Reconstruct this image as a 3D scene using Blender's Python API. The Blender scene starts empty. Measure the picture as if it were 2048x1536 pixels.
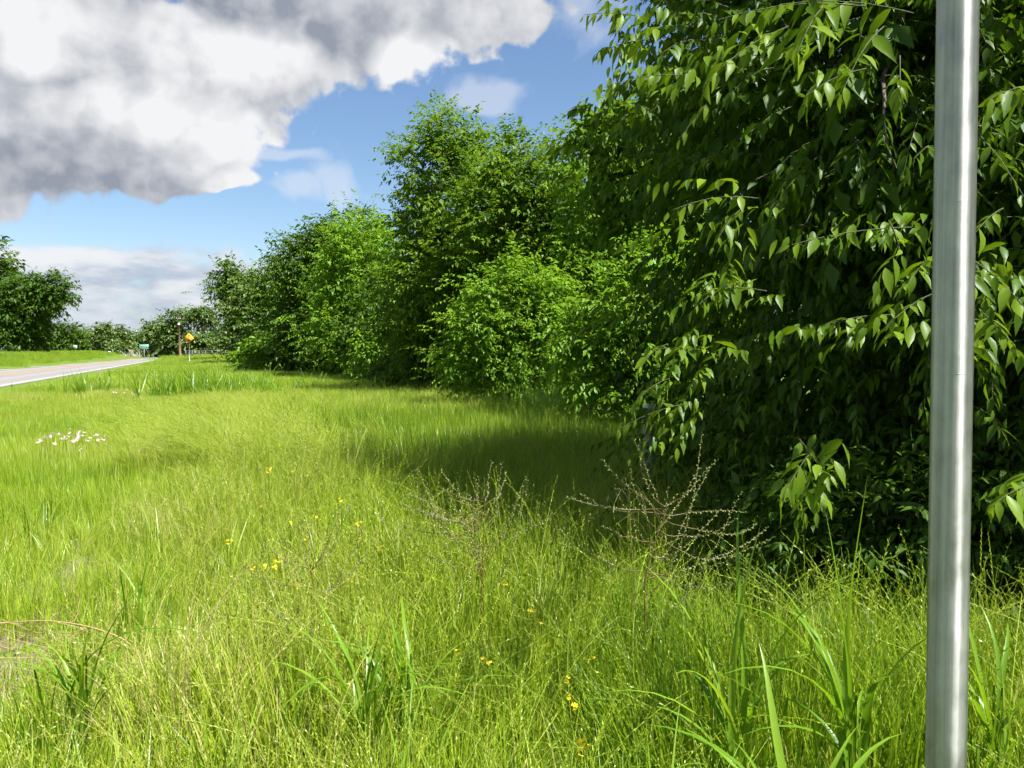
import bpy, math, random
import numpy as np
from mathutils import Vector

rng = np.random.default_rng(7)
random.seed(7)
S = bpy.context.scene
COL = S.collection

# ---------------------------------------------------------------- camera
FPX = 1577.0                       # focal length in pixels of the 2048 wide photograph
EYE = 1.6
PITCH = math.atan(68 / FPX)        # eye level lies at row 700
cam_d = bpy.data.cameras.new('camera')
cam = bpy.data.objects.new('camera', cam_d)
COL.objects.link(cam)
cam.location = (0, 0, EYE)
cam.rotation_euler = (math.pi / 2 - PITCH, 0, 0)
cam_d.sensor_width = 36
cam_d.lens = 36 * FPX / 2048
cam_d.clip_end = 6000
cam_d.clip_start = 0.05
S.camera = cam

def direc(px, py):
    a, b = (px - 1024) / FPX, (768 - py) / FPX
    c, s = math.cos(PITCH), math.sin(PITCH)
    return np.array([a, c + b * s, -s + b * c])
def P(px, py, d):
    v = direc(px, py)
    return v / v[1] * d + np.array([0, 0, EYE])
def X(px, d):
    return (px - 1024) / FPX * d

# ---------------------------------------------------------------- sky and sun
SUN_EL, SUN_AZ = math.radians(60), math.radians(124)      # azimuth clockwise from the view direction
sun_dir = np.array([math.sin(SUN_AZ) * math.cos(SUN_EL), math.cos(SUN_AZ) * math.cos(SUN_EL), math.sin(SUN_EL)])
W = bpy.data.worlds.new('World')
S.world = W
W.use_nodes = True
def build_world():
    nt = W.node_tree
    N, L = nt.nodes, nt.links
    N.clear()
    def mk(tree, t, **k):
        n = tree.nodes.new(t)
        for a, b in k.items(): setattr(n, a, b)
        return n
    # --- group: cloud thickness for a direction
    g = bpy.data.node_groups.new('cloud_field', 'ShaderNodeTree')
    g.interface.new_socket('Vector', in_out='INPUT', socket_type='NodeSocketVector')
    for nm in ('Big', 'Low', 'Lit', 'LowLit', 'Body', 'Wisp'): g.interface.new_socket(nm, in_out='OUTPUT', socket_type='NodeSocketFloat')
    gi, go = mk(g, 'NodeGroupInput'), mk(g, 'NodeGroupOutput')
    def lk(a, b): g.links.new(a, b)
    def math_(op, a, b=None, c=None, clamp=False):
        n = mk(g, 'ShaderNodeMath', operation=op, use_clamp=clamp)
        for i, v in enumerate((a, b, c)):
            if v is None: continue
            if isinstance(v, (int, float)): n.inputs[i].default_value = v
            else: lk(v, n.inputs[i])
        return n.outputs[0]
    def vm(op, a, b=None):
        n = mk(g, 'ShaderNodeVectorMath', operation=op)
        for i, v in enumerate((a, b)):
            if v is None: continue
            if isinstance(v, (tuple, list, np.ndarray)): n.inputs[i].default_value = tuple(v)
            else: lk(v, n.inputs[i])
        return n
    vec = gi.outputs[0]
    def noise(v, scale, detail, rough, dist=0.0):
        n = mk(g, 'ShaderNodeTexNoise')
        n.inputs['Scale'].default_value = scale; n.inputs['Detail'].default_value = detail
        n.inputs['Roughness'].default_value = rough; n.inputs['Distortion'].default_value = dist
        lk(v, n.inputs['Vector']); return n
    warp = noise(vec, 6.0, 3, 0.55)
    wv = vm('SCALE', vm('SUBTRACT', warp.outputs['Color'], (0.5, 0.5, 0.5)).outputs[0]); wv.inputs['Scale'].default_value = 0.13
    v2 = vm('ADD', vec, wv.outputs[0]).outputs[0]
    def field(v):
        """billowing noise shared by the cloud body and its lit side"""
        f = math_('MULTIPLY', noise(v, 8.0, 8, 0.60).outputs['Fac'], 1.05)
        p = math_('ABSOLUTE', math_('SUBTRACT', noise(v, 15.0, 2.5, 0.55).outputs['Fac'], 0.5))
        return math_('SUBTRACT', f, math_('MULTIPLY', p, 0.9)), p
    f0, pn = field(vec)
    off = vm('ADD', vec, (0.030, 0.0, 0.024)).outputs[0]
    f1, _ = field(off)
    lk(math_('SUBTRACT', f0, f1), go.inputs['Lit'])
    def reach(lst, smooth=None):
        """1 at a body's centre, 0 at its edge, below 0 outside; bodies given as seen in the photograph"""
        acc = None
        for px, py, rx, ry in lst:
            d = direc(px, py); k = np.linalg.norm(d) * FPX; d = d / np.linalg.norm(d); sc = np.array([k / rx, 1.5, k / ry])
            q = mk(g, 'ShaderNodeVectorMath', operation='MULTIPLY_ADD'); lk(v2, q.inputs[0]); q.inputs[1].default_value = tuple(sc); q.inputs[2].default_value = tuple(-d * sc)
            ln = vm('LENGTH', q.outputs[0]).outputs['Value']
            acc = ln if acc is None else (math_('SMOOTH_MIN', acc, ln, smooth) if smooth else math_('MINIMUM', acc, ln))
        return math_('SUBTRACT', 1.0, acc)
    big = reach([(110, 140, 380, 150), (390, 110, 240, 90), (110, 312, 350, 80), (385, 255, 135, 115), (455, 362, 105, 36),
                 (640, 50, 280, 85), (930, 30, 220, 62), (-250, 150, 400, 260), (450, -160, 800, 170)], 0.22)
    # the same broken cloud carries on round the rest of the sky
    sep = mk(g, 'ShaderNodeSeparateXYZ'); lk(vec, sep.inputs[0])
    rest = math_('MULTIPLY', math_('SUBTRACT', noise(vec, 1.7, 1, 0.5).outputs['Fac'], 0.5), 3.5)
    away = mk(g, 'ShaderNodeMapRange'); lk(sep.outputs['Y'], away.inputs['Value'])
    for nm, q in zip(('From Min', 'From Max', 'To Min', 'To Max'), (0.62, 0.35, -1.2, 0.0)): away.inputs[nm].default_value = q
    big = math_('MAXIMUM', big, math_('ADD', rest, away.outputs[0]))
    big = math_('MAXIMUM', big, -0.8)
    big = math_('ADD', math_('MULTIPLY', big, 0.75), math_('SUBTRACT', f0, 0.40))
    lk(big, go.inputs['Big'])
    w = reach([(940, 183, 95, 22), (668, 362, 40, 42), (612, 388, 32, 32), (575, 300, 60, 18), (1150, 20, 70, 70)])
    w = math_('ADD', math_('MULTIPLY', math_('MAXIMUM', w, -0.7), 0.55), math_('SUBTRACT', math_('MULTIPLY', f0, 1.7), 0.62))
    lk(w, go.inputs['Wisp'])
    bright = reach([(300, 200, 230, 80), (450, 270, 130, 130), (500, 370, 110, 50), (480, 95, 200, 70), (60, 60, 130, 80), (830, 110, 90, 60)])
    dark = reach([(150, 365, 400, 95), (480, -10, 420, 75), (140, 105, 80, 50), (670, 50, 180, 60), (-150, 300, 300, 120)])
    lk(math_('SUBTRACT', math_('MULTIPLY', math_('MAXIMUM', bright, 0.0), 1.05), math_('MULTIPLY', math_('MAXIMUM', dark, 0.0), 0.55)), go.inputs['Body'])
    # low bank of layered cloud at the horizon
    band = mk(g, 'ShaderNodeMapRange'); band.inputs['From Min'].default_value = 0.165; band.inputs['From Max'].default_value = 0.09
    band.inputs['To Min'].default_value = -0.55; band.inputs['To Max'].default_value = 0.55
    lk(sep.outputs['Z'], band.inputs['Value'])
    def lown(v): return noise(vm('MULTIPLY', v, (1.0, 1.0, 3.2)).outputs[0], 7.0, 5, 0.55).outputs['Fac']
    l0, l1 = lown(vec), lown(off)
    low = math_('ADD', band.outputs[0], math_('MULTIPLY', math_('SUBTRACT', l0, 0.5), 2.2))
    low = math_('SUBTRACT', low, math_('MULTIPLY', pn, 0.9))
    lk(low, go.inputs['Low'])
    lk(math_('SUBTRACT', l0, l1), go.inputs['LowLit'])
    # --- world tree
    def L_(a, b): L.new(a, b)
    def m2(op, a, b=None, c=None, clamp=False):
        n = mk(nt, 'ShaderNodeMath', operation=op, use_clamp=clamp)
        for i, v in enumerate((a, b, c)):
            if v is None: continue
            if isinstance(v, (int, float)): n.inputs[i].default_value = v
            else: L_(v, n.inputs[i])
        return n.outputs[0]
    def ss(v, a, b, lo=0.0, hi=1.0):
        n = mk(nt, 'ShaderNodeMapRange', interpolation_type='SMOOTHSTEP')
        for i, q in zip(('From Min', 'From Max', 'To Min', 'To Max'), (a, b, lo, hi)): n.inputs[i].default_value = q
        L_(v, n.inputs['Value']); return n.outputs[0]
    def mix(f, a, b):
        n = mk(nt, 'ShaderNodeMix', data_type='RGBA')
        L_(f, n.inputs[0])
        for s, v in ((6, a), (7, b)):
            if isinstance(v, tuple): n.inputs[s].default_value = (*v, 1)
            else: L_(v, n.inputs[s])
        return n.outputs[2]
    tc = mk(nt, 'ShaderNodeTexCoord')
    nrm = mk(nt, 'ShaderNodeVectorMath', operation='NORMALIZE'); L_(tc.outputs['Generated'], nrm.inputs[0])
    sky = mk(nt, 'ShaderNodeTexSky', sky_type='NISHITA', sun_disc=False)
    sky.sun_elevation = SUN_EL; sky.sun_rotation = SUN_AZ; sky.air_density = 1.0; sky.dust_density = 0.7; sky.ozone_density = 2.0; sky.altitude = 100
    c0 = mk(nt, 'ShaderNodeGroup', node_tree=g); L_(nrm.outputs[0], c0.inputs[0])
    big0, low0 = c0.outputs['Big'], c0.outputs['Low']
    # lit rims: thinner towards the light means lit, thicker means self-shaded
    lit = ss(c0.outputs['Lit'], -0.27, 0.27)
    rim = ss(big0, 0.5, 0.0)
    shade = m2('ADD', m2('ADD', 0.15, m2('MULTIPLY', lit, 0.62)), m2('MULTIPLY', c0.outputs['Body'], 0.85))
    shade = m2('ADD', shade, m2('MULTIPLY', m2('MULTIPLY', rim, ss(c0.outputs['Body'], -0.1, 0.25)), 0.35), clamp=True)
    bigc = mix(shade, (1.2, 1.33, 1.6), (3.5, 3.52, 3.57))
    lowl = ss(c0.outputs['LowLit'], -0.16, 0.16)
    lowc = mix(lowl, (1.7, 2.0, 2.5), (3.4, 3.45, 3.55))
    sz = mk(nt, 'ShaderNodeSeparateXYZ'); L_(nrm.outputs[0], sz.inputs[0])
    lowc = mix(ss(sz.outputs[2], 0.065, 0.01, 0.0, 0.75), lowc, (1.85, 2.2, 2.8))
    abig, alow = ss(big0, 0.0, 0.13), ss(low0, -0.05, 0.45, 0.0, 0.94)
    # the sky itself, thinner air haze near the horizon comes with the sky model
    hs = mk(nt, 'ShaderNodeHueSaturation'); hs.inputs['Saturation'].default_value = 1.08; hs.inputs['Value'].default_value = 0.64; L_(sky.outputs[0], hs.inputs['Color'])
    c = mix(alow, hs.outputs[0], lowc)
    c = mix(ss(c0.outputs['Wisp'], 0.05, 0.6, 0.0, 0.42), c, (3.4, 3.5, 3.7))
    c = mix(abig, c, bigc)
    bg = mk(nt, 'ShaderNodeBackground'); bg.inputs['Strength'].default_value = 0.095
    L_(c, bg.inputs['Color'])
    out = mk(nt, 'ShaderNodeOutputWorld'); L_(bg.outputs[0], out.inputs['Surface'])
build_world()
W.cycles.sampling_method = 'MANUAL'; W.cycles.sample_map_resolution = 256
sun_l = bpy.data.lights.new('sun', 'SUN')
sun_l.energy = 4.6; sun_l.angle = math.radians(0.53); sun_l.color = (1.0, 0.96, 0.89)
sun_o = bpy.data.objects.new('sun', sun_l); COL.objects.link(sun_o)
sun_o.rotation_euler = Vector(tuple(-sun_dir)).to_track_quat('-Z', 'Y').to_euler()
S.view_settings.view_transform = 'Standard'; S.view_settings.look = 'None'
S.view_settings.exposure = 1.45; S.view_settings.gamma = 1.0
S.view_settings.use_curve_mapping = False
cy = S.cycles
cy.max_bounces = 4; cy.diffuse_bounces = 3; cy.glossy_bounces = 2; cy.transmission_bounces = 4; cy.transparent_max_bounces = 4
cy.use_light_tree = False; cy.use_denoising = True; cy.use_adaptive_sampling = True; cy.adaptive_threshold = 0.03
cy.caustics_reflective = False; cy.caustics_refractive = False

# ---------------------------------------------------------------- helpers
def tag(o, label=None, cat=None, group=None, kind=None):
    if label: o['label'] = label
    if cat: o['category'] = cat
    if group: o['group'] = group
    if kind: o['kind'] = kind
    return o
def empty(name, loc=(0, 0, 0)):
    o = bpy.data.objects.new(name, None); COL.objects.link(o); o.location = loc; o.empty_display_size = 0.1
    return o
def mesh_np(name, V, F, mat=None, attrs=None, smooth=False):
    """V (n,3); F list of (m,k) index arrays; attrs {name: per-vertex floats}"""
    me = bpy.data.meshes.new(name)
    V = np.ascontiguousarray(V, dtype=np.float32)
    F = [np.asarray(f, dtype=np.int32) for f in F if len(f)]
    me.vertices.add(len(V)); me.vertices.foreach_set('co', V.ravel())
    tot = np.concatenate([np.full(len(f), f.shape[1], np.int32) for f in F]) if F else np.zeros(0, np.int32)
    idx = np.concatenate([f.ravel() for f in F]) if F else np.zeros(0, np.int32)
    if len(tot):
        me.loops.add(len(idx)); me.loops.foreach_set('vertex_index', idx)
        me.polygons.add(len(tot))
        st = np.concatenate([[0], np.cumsum(tot)[:-1]]).astype(np.int32)
        me.polygons.foreach_set('loop_start', st); me.polygons.foreach_set('loop_total', tot)
    me.update(calc_edges=True)
    if smooth and len(tot): me.polygons.foreach_set('use_smooth', np.ones(len(tot), bool))
    for k, a in (attrs or {}).items():
        at = me.attributes.new(k, 'FLOAT', 'POINT'); at.data.foreach_set('value', np.asarray(a, np.float32))
    if mat: me.materials.append(mat)
    return me
def link(name, me, parent=None, loc=None):
    o = bpy.data.objects.new(name, me); COL.objects.link(o)
    if parent: o.parent = parent
    if loc is not None: o.location = tuple(loc)
    return o
class MB:
    """collects pieces of one mesh"""
    def __init__(s): s.V = []; s.F = {}; s.n = 0; s.A = {}
    def add(s, V, F, **attrs):
        V = np.asarray(V, float).reshape(-1, 3)
        for f in F:
            f = np.asarray(f, int)
            if len(f): s.F.setdefault(f.shape[1], []).append(f + s.n)
        s.V.append(V)
        for k in set(s.A) | set(attrs):
            a = s.A.setdefault(k, [np.zeros(s.n)] if s.n else [])
            v = attrs.get(k, 0.0); a.append(np.full(len(V), v) if np.isscalar(v) else np.asarray(v))
        s.n += len(V); return s
    def tube(s, path, rad, k=6, cap=True, **at):
        path = np.asarray(path, float); n = len(path); rad = np.broadcast_to(np.asarray(rad, float), (n,))
        T = np.gradient(path, axis=0); T /= np.linalg.norm(T, axis=1)[:, None] + 1e-12
        ref = np.array([0, 0, 1.0]) if abs(T[:, 2]).mean() < 0.85 else np.array([1.0, 0, 0])
        A = np.cross(T, ref); A /= np.linalg.norm(A, axis=1)[:, None] + 1e-12
        B = np.cross(T, A)
        th = np.arange(k) * 2 * math.pi / k
        R = path[:, None] + rad[:, None, None] * (np.cos(th)[None, :, None] * A[:, None] + np.sin(th)[None, :, None] * B[:, None])
        i, j = np.meshgrid(np.arange(n - 1), np.arange(k), indexing='ij'); j2 = (j + 1) % k
        q = np.stack([i * k + j, i * k + j2, (i + 1) * k + j2, (i + 1) * k + j], -1).reshape(-1, 4)
        F = [q]
        if cap: F += [np.arange(k)[None, :], (np.arange(k)[::-1] + (n - 1) * k)[None, :]]
        return s.add(R.reshape(-1, 3), F, **at)
    def box(s, lo, hi, **at):
        (a, b, c), (d, e, f) = lo, hi
        V = [(a, b, c), (d, b, c), (d, e, c), (a, e, c), (a, b, f), (d, b, f), (d, e, f), (a, e, f)]
        return s.add(V, [[(3, 2, 1, 0), (4, 5, 6, 7), (0, 1, 5, 4), (1, 2, 6, 5), (2, 3, 7, 6), (3, 0, 4, 7)]], **at)
    def prism(s, pts, y0, y1):
        """polygon in x,z extruded along y"""
        n = len(pts)
        V = [(x, y0, z) for x, z in pts] + [(x, y1, z) for x, z in pts]
        s.add(V, [np.arange(n)[None, :], (np.arange(n)[::-1] + n)[None, :], [((i + 1) % n, i, i + n, (i + 1) % n + n) for i in range(n)]])
        return s
    def mesh(s, name, mat=None, smooth=False):
        if not s.V: return mesh_np(name, np.zeros((0, 3)), [], mat)
        return mesh_np(name, np.concatenate(s.V), [np.concatenate(f) for f in s.F.values()], mat, {k: np.concatenate(a) for k, a in s.A.items()}, smooth)
    def obj(s, name, mat=None, parent=None, loc=None, smooth=False):
        return link(name, s.mesh(name, mat, smooth), parent, loc)

# ---------------------------------------------------------------- materials
def new_mat(name):
    m = bpy.data.materials.new(name); m.use_nodes = True
    nt = m.node_tree; nt.nodes.clear()
    return m, nt
def N_(nt, t, **k):
    n = nt.nodes.new(t)
    for a, b in k.items(): setattr(n, a, b)
    return n
def ramp(nt, stops):
    r = N_(nt, 'ShaderNodeValToRGB'); e = r.color_ramp.elements
    while len(e) < len(stops): e.new(0.5)
    for q, (p, c) in zip(e, stops): q.position = p; q.color = (*c, 1)
    return r
def foliage_mat(name, stops, transl=0.35, gloss=0.05, rough=0.4, instancer=False, tr_tint=(1.25, 1.15, 0.5), noise=3.0, noise_amp=0.35):
    m, nt = new_mat(name); L = nt.links
    at = N_(nt, 'ShaderNodeAttribute', attribute_name='tint')
    fac = at.outputs['Fac']
    if instancer:
        ai = N_(nt, 'ShaderNodeAttribute', attribute_name='tone', attribute_type='INSTANCER')
        ad = N_(nt, 'ShaderNodeMath', operation='ADD'); L.new(fac, ad.inputs[0]); L.new(ai.outputs['Fac'], ad.inputs[1]); fac = ad.outputs[0]
    elif noise:
        ge = N_(nt, 'ShaderNodeNewGeometry')
        nz = N_(nt, 'ShaderNodeTexNoise'); nz.inputs['Scale'].default_value = 1 / noise; nz.inputs['Detail'].default_value = 2
        L.new(ge.outputs['Position'], nz.inputs['Vector'])
        ma = N_(nt, 'ShaderNodeMath', operation='MULTIPLY_ADD'); L.new(nz.outputs['Fac'], ma.inputs[0]); ma.inputs[1].default_value = noise_amp
        L.new(fac, ma.inputs[2])
        sb = N_(nt, 'ShaderNodeMath', operation='SUBTRACT'); L.new(ma.outputs[0], sb.inputs[0]); sb.inputs[1].default_value = noise_amp / 2; fac = sb.outputs[0]
    r = ramp(nt, stops); L.new(fac, r.inputs[0])
    d = N_(nt, 'ShaderNodeBsdfDiffuse'); L.new(r.outputs[0], d.inputs['Color'])
    tm = N_(nt, 'ShaderNodeMix', data_type='RGBA', blend_type='MULTIPLY'); tm.inputs[0].default_value = 1.0
    L.new(r.outputs[0], tm.inputs[6]); tm.inputs[7].default_value = (*tr_tint, 1)
    t = N_(nt, 'ShaderNodeBsdfTranslucent'); L.new(tm.outputs[2], t.inputs['Color'])
    a = N_(nt, 'ShaderNodeMixShader'); a.inputs[0].default_value = transl; L.new(d.outputs[0], a.inputs[1]); L.new(t.outputs[0], a.inputs[2])
    gl = N_(nt, 'ShaderNodeBsdfGlossy'); gl.inputs['Roughness'].default_value = rough; gl.inputs['Color'].default_value = (0.9, 0.95, 1, 1)
    b = N_(nt, 'ShaderNodeMixShader'); b.inputs[0].default_value = gloss; L.new(a.outputs[0], b.inputs[1]); L.new(gl.outputs[0], b.inputs[2])
    o = N_(nt, 'ShaderNodeOutputMaterial'); L.new(b.outputs[0], o.inputs['Surface'])
    return m
def plain_mat(name, col, rough=0.6, metal=0.0, noise=None, amp=0.2, stretch=(1, 1, 1), bump=0.0, spec=0.5):
    m, nt = new_mat(name); L = nt.links
    p = N_(nt, 'ShaderNodeBsdfPrincipled'); p.inputs['Base Color'].default_value = (*col, 1); p.inputs['Roughness'].default_value = rough
    p.inputs['Metallic'].default_value = metal; p.inputs['Specular IOR Level'].default_value = spec
    if noise:
        tc = N_(nt, 'ShaderNodeTexCoord'); mp = N_(nt, 'ShaderNodeMapping'); mp.inputs['Scale'].default_value = stretch
        L.new(tc.outputs['Object'], mp.inputs[0])
        nz = N_(nt, 'ShaderNodeTexNoise'); nz.inputs['Scale'].default_value = noise; nz.inputs['Detail'].default_value = 6; nz.inputs['Roughness'].default_value = 0.65
        L.new(mp.outputs[0], nz.inputs['Vector'])
        r = ramp(nt, [(0.25, tuple(c * (1 - amp) for c in col)), (0.75, tuple(min(1, c * (1 + amp)) for c in col))])
        L.new(nz.outputs['Fac'], r.inputs[0]); L.new(r.outputs[0], p.inputs['Base Color'])
        if bump:
            b = N_(nt, 'ShaderNodeBump'); b.inputs['Strength'].default_value = bump; b.inputs['Distance'].default_value = 0.02
            L.new(nz.outputs['Fac'], b.inputs['Height']); L.new(b.outputs[0], p.inputs['Normal'])
    o = N_(nt, 'ShaderNodeOutputMaterial'); L.new(p.outputs[0], o.inputs['Surface'])
    return m
M = {}
G_DEEP, G_MID, G_BRIGHT, G_YEL = (0.020, 0.062, 0.010), (0.048, 0.125, 0.016), (0.095, 0.20, 0.022), (0.17, 0.27, 0.03)
M['leaf'] = foliage_mat('leaf', [(0.0, (0.028, 0.070, 0.007)), (0.5, (0.072, 0.145, 0.010)), (1.0, (0.175, 0.275, 0.018))], transl=0.44, gloss=0.011, rough=0.40, noise=1.5)
M['crown'] = foliage_mat('crown', [(0.0, (0.045, 0.105, 0.012)), (0.5, (0.11, 0.21, 0.018)), (1.0, (0.20, 0.32, 0.025))], transl=0.44, gloss=0.010, rough=0.45, noise=3)
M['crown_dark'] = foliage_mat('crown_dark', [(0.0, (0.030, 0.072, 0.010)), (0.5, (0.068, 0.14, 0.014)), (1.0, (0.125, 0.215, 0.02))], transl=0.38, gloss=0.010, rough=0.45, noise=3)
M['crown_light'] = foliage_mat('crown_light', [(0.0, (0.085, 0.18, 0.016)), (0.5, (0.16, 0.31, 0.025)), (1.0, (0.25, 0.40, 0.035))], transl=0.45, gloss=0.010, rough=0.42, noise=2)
M['crown_far'] = foliage_mat('crown_far', [(0.0, (0.055, 0.105, 0.022)), (0.5, (0.11, 0.18, 0.036)), (1.0, (0.17, 0.25, 0.05))], transl=0.3, gloss=0.03, noise=4)
M['grass'] = foliage_mat('grass', [(0.0, (0.05, 0.17, 0.010)), (0.35, (0.20, 0.335, 0.016)), (0.65, (0.33, 0.44, 0.022)), (0.85, (0.42, 0.50, 0.06)), (1.0, (0.50, 0.45, 0.17))],
                         transl=0.40, gloss=0.03, rough=0.4, instancer=True, tr_tint=(1.05, 1.1, 0.6))
M['broad_blade'] = foliage_mat('broad_blade', [(0.0, (0.10, 0.22, 0.014)), (0.5, (0.17, 0.32, 0.022)), (1.0, (0.26, 0.41, 0.035))], transl=0.5, gloss=0.02, rough=0.35, noise=0.4)
M['weed_stem'] = foliage_mat('weed_stem', [(0.0, (0.12, 0.066, 0.028)), (0.5, (0.17, 0.12, 0.045)), (1.0, (0.19, 0.20, 0.05))], transl=0.1, gloss=0.04, noise=0)
M['weed_pod'] = foliage_mat('weed_pod', [(0.0, (0.15, 0.22, 0.05)), (1.0, (0.30, 0.34, 0.11))], transl=0.25, gloss=0.04, noise=0)
M['dry'] = foliage_mat('dry', [(0.0, (0.34, 0.23, 0.10)), (1.0, (0.46, 0.33, 0.16))], transl=0.1, gloss=0.03, noise=0)
M['bark'] = plain_mat('bark', (0.10, 0.078, 0.06), 0.9, noise=9, amp=0.5, stretch=(1, 1, 0.25), bump=0.6)
M['twig'] = plain_mat('twig', (0.05, 0.06, 0.02), 0.8, noise=20, amp=0.4)
M['dead_wood'] = plain_mat('dead_wood', (0.42, 0.38, 0.34), 0.9, noise=4, amp=0.3)
M['pole_wood'] = plain_mat('pole_wood', (0.17, 0.10, 0.06), 0.9, noise=6, amp=0.3, stretch=(1, 1, 0.1))
M['yellow_petal'] = foliage_mat('yellow_petal', [(0.0, (0.70, 0.52, 0.02)), (1.0, (0.82, 0.68, 0.03))], transl=0.3, gloss=0.02, noise=0, tr_tint=(1, 1, 1))
M['pink_petal'] = foliage_mat('pink_petal', [(0.0, (0.60, 0.44, 0.45)), (1.0, (0.70, 0.60, 0.58))], transl=0.35, gloss=0.02, noise=0, tr_tint=(1, 1, 1))
M['purple_petal'] = foliage_mat('purple_petal', [(0.0, (0.20, 0.07, 0.28)), (1.0, (0.30, 0.12, 0.38))], transl=0.3, gloss=0.02, noise=0, tr_tint=(1, 1, 1))
M['white_paint'] = plain_mat('white_paint', (0.42, 0.41, 0.39), 0.7, noise=1.5, amp=0.15)
M['yellow_paint'] = plain_mat('yellow_paint', (0.40, 0.20, 0.05), 0.7, noise=1.5, amp=0.15)
M['sign_yellow'] = plain_mat('sign_yellow', (0.80, 0.42, 0.006), 0.5, noise=3, amp=0.05)
M['sign_black'] = plain_mat('sign_black', (0.02, 0.02, 0.02), 0.5, noise=3, amp=0.1)
M['sign_red'] = plain_mat('sign_red', (0.62, 0.02, 0.02), 0.5, noise=3, amp=0.08)
M['sign_orange'] = plain_mat('sign_orange', (0.62, 0.19, 0.07), 0.6, noise=3, amp=0.15)
M['sign_green'] = plain_mat('sign_green', (0.03, 0.36, 0.24), 0.5, noise=3, amp=0.08)
M['sign_white'] = plain_mat('sign_white', (0.74, 0.75, 0.73), 0.5, noise=3, amp=0.06)
M['sign_grey'] = plain_mat('sign_grey', (0.45, 0.48, 0.46), 0.5, noise=3, amp=0.06)
M['post_steel'] = plain_mat('post_steel', (0.42, 0.44, 0.45), 0.45, 0.6, noise=5, amp=0.2)
M['white_metal'] = plain_mat('white_metal', (0.6, 0.6, 0.6), 0.6, noise=0.6, amp=0.08)
M['pvc'] = plain_mat('pvc', (0.42, 0.42, 0.36), 0.5, noise=5, amp=0.15)
M['wire'] = plain_mat('wire', (0.05, 0.042, 0.04), 0.7, 0.3, noise=20, amp=0.3)
M['fence_wood'] = plain_mat('fence_wood', (0.15, 0.135, 0.115), 0.85, noise=5, amp=0.25)
M['stone'] = plain_mat('stone', (0.30, 0.275, 0.245), 0.9, noise=8, amp=0.3, bump=0.4)

def galvanised():
    m, nt = new_mat('galvanised_steel'); L = nt.links
    p = N_(nt, 'ShaderNodeBsdfPrincipled'); p.inputs['Metallic'].default_value = 0.85
    tc = N_(nt, 'ShaderNodeTexCoord')
    def nz(scale, stretch, detail=5, rough=0.6):
        mp = N_(nt, 'ShaderNodeMapping'); mp.inputs['Scale'].default_value = stretch; L.new(tc.outputs['Object'], mp.inputs[0])
        n = N_(nt, 'ShaderNodeTexNoise'); n.inputs['Scale'].default_value = scale; n.inputs['Detail'].default_value = detail; n.inputs['Roughness'].default_value = rough
        L.new(mp.outputs[0], n.inputs['Vector']); return n.outputs['Fac']
    streak = nz(110, (1, 1, 0.012), 3)
    cloud = nz(26, (1, 1, 0.5), 5)
    speck = nz(330, (1, 1, 0.8), 3, 0.7)
    mix = N_(nt, 'ShaderNodeMath', operation='ADD'); L.new(streak, mix.inputs[0]); L.new(cloud, mix.inputs[1])
    r = ramp(nt, [(0.36, (0.23, 0.235, 0.24)), (0.5, (0.37, 0.375, 0.38)), (0.64, (0.52, 0.525, 0.53))])
    hm = N_(nt, 'ShaderNodeMath', operation='MULTIPLY'); L.new(mix.outputs[0], hm.inputs[0]); hm.inputs[1].default_value = 0.5
    L.new(hm.outputs[0], r.inputs[0]); L.new(r.outputs[0], p.inputs['Base Color'])
    rr = N_(nt, 'ShaderNodeMapRange'); rr.inputs['From Min'].default_value = 0.3; rr.inputs['From Max'].default_value = 0.7
    rr.inputs['To Min'].default_value = 0.40; rr.inputs['To Max'].default_value = 0.58; L.new(cloud, rr.inputs['Value']); L.new(rr.outputs[0], p.inputs['Roughness'])
    ad = N_(nt, 'ShaderNodeMath', operation='MULTIPLY_ADD'); L.new(speck, ad.inputs[0]); ad.inputs[1].default_value = 0.35; L.new(streak, ad.inputs[2])
    b = N_(nt, 'ShaderNodeBump'); b.inputs['Strength'].default_value = 0.12; b.inputs['Distance'].default_value = 0.002; L.new(ad.outputs[0], b.inputs['Height']); L.new(b.outputs[0], p.inputs['Normal'])
    p.inputs['Anisotropic'].default_value = 0.85; p.inputs['Anisotropic Rotation'].default_value = 0.25
    tg = N_(nt, 'ShaderNodeTangent', direction_type='RADIAL', axis='Z'); L.new(tg.outputs[0], p.inputs['Tangent'])
    o = N_(nt, 'ShaderNodeOutputMaterial'); L.new(p.outputs[0], o.inputs['Surface'])
    return m
M['galvanised'] = galvanised()

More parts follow.
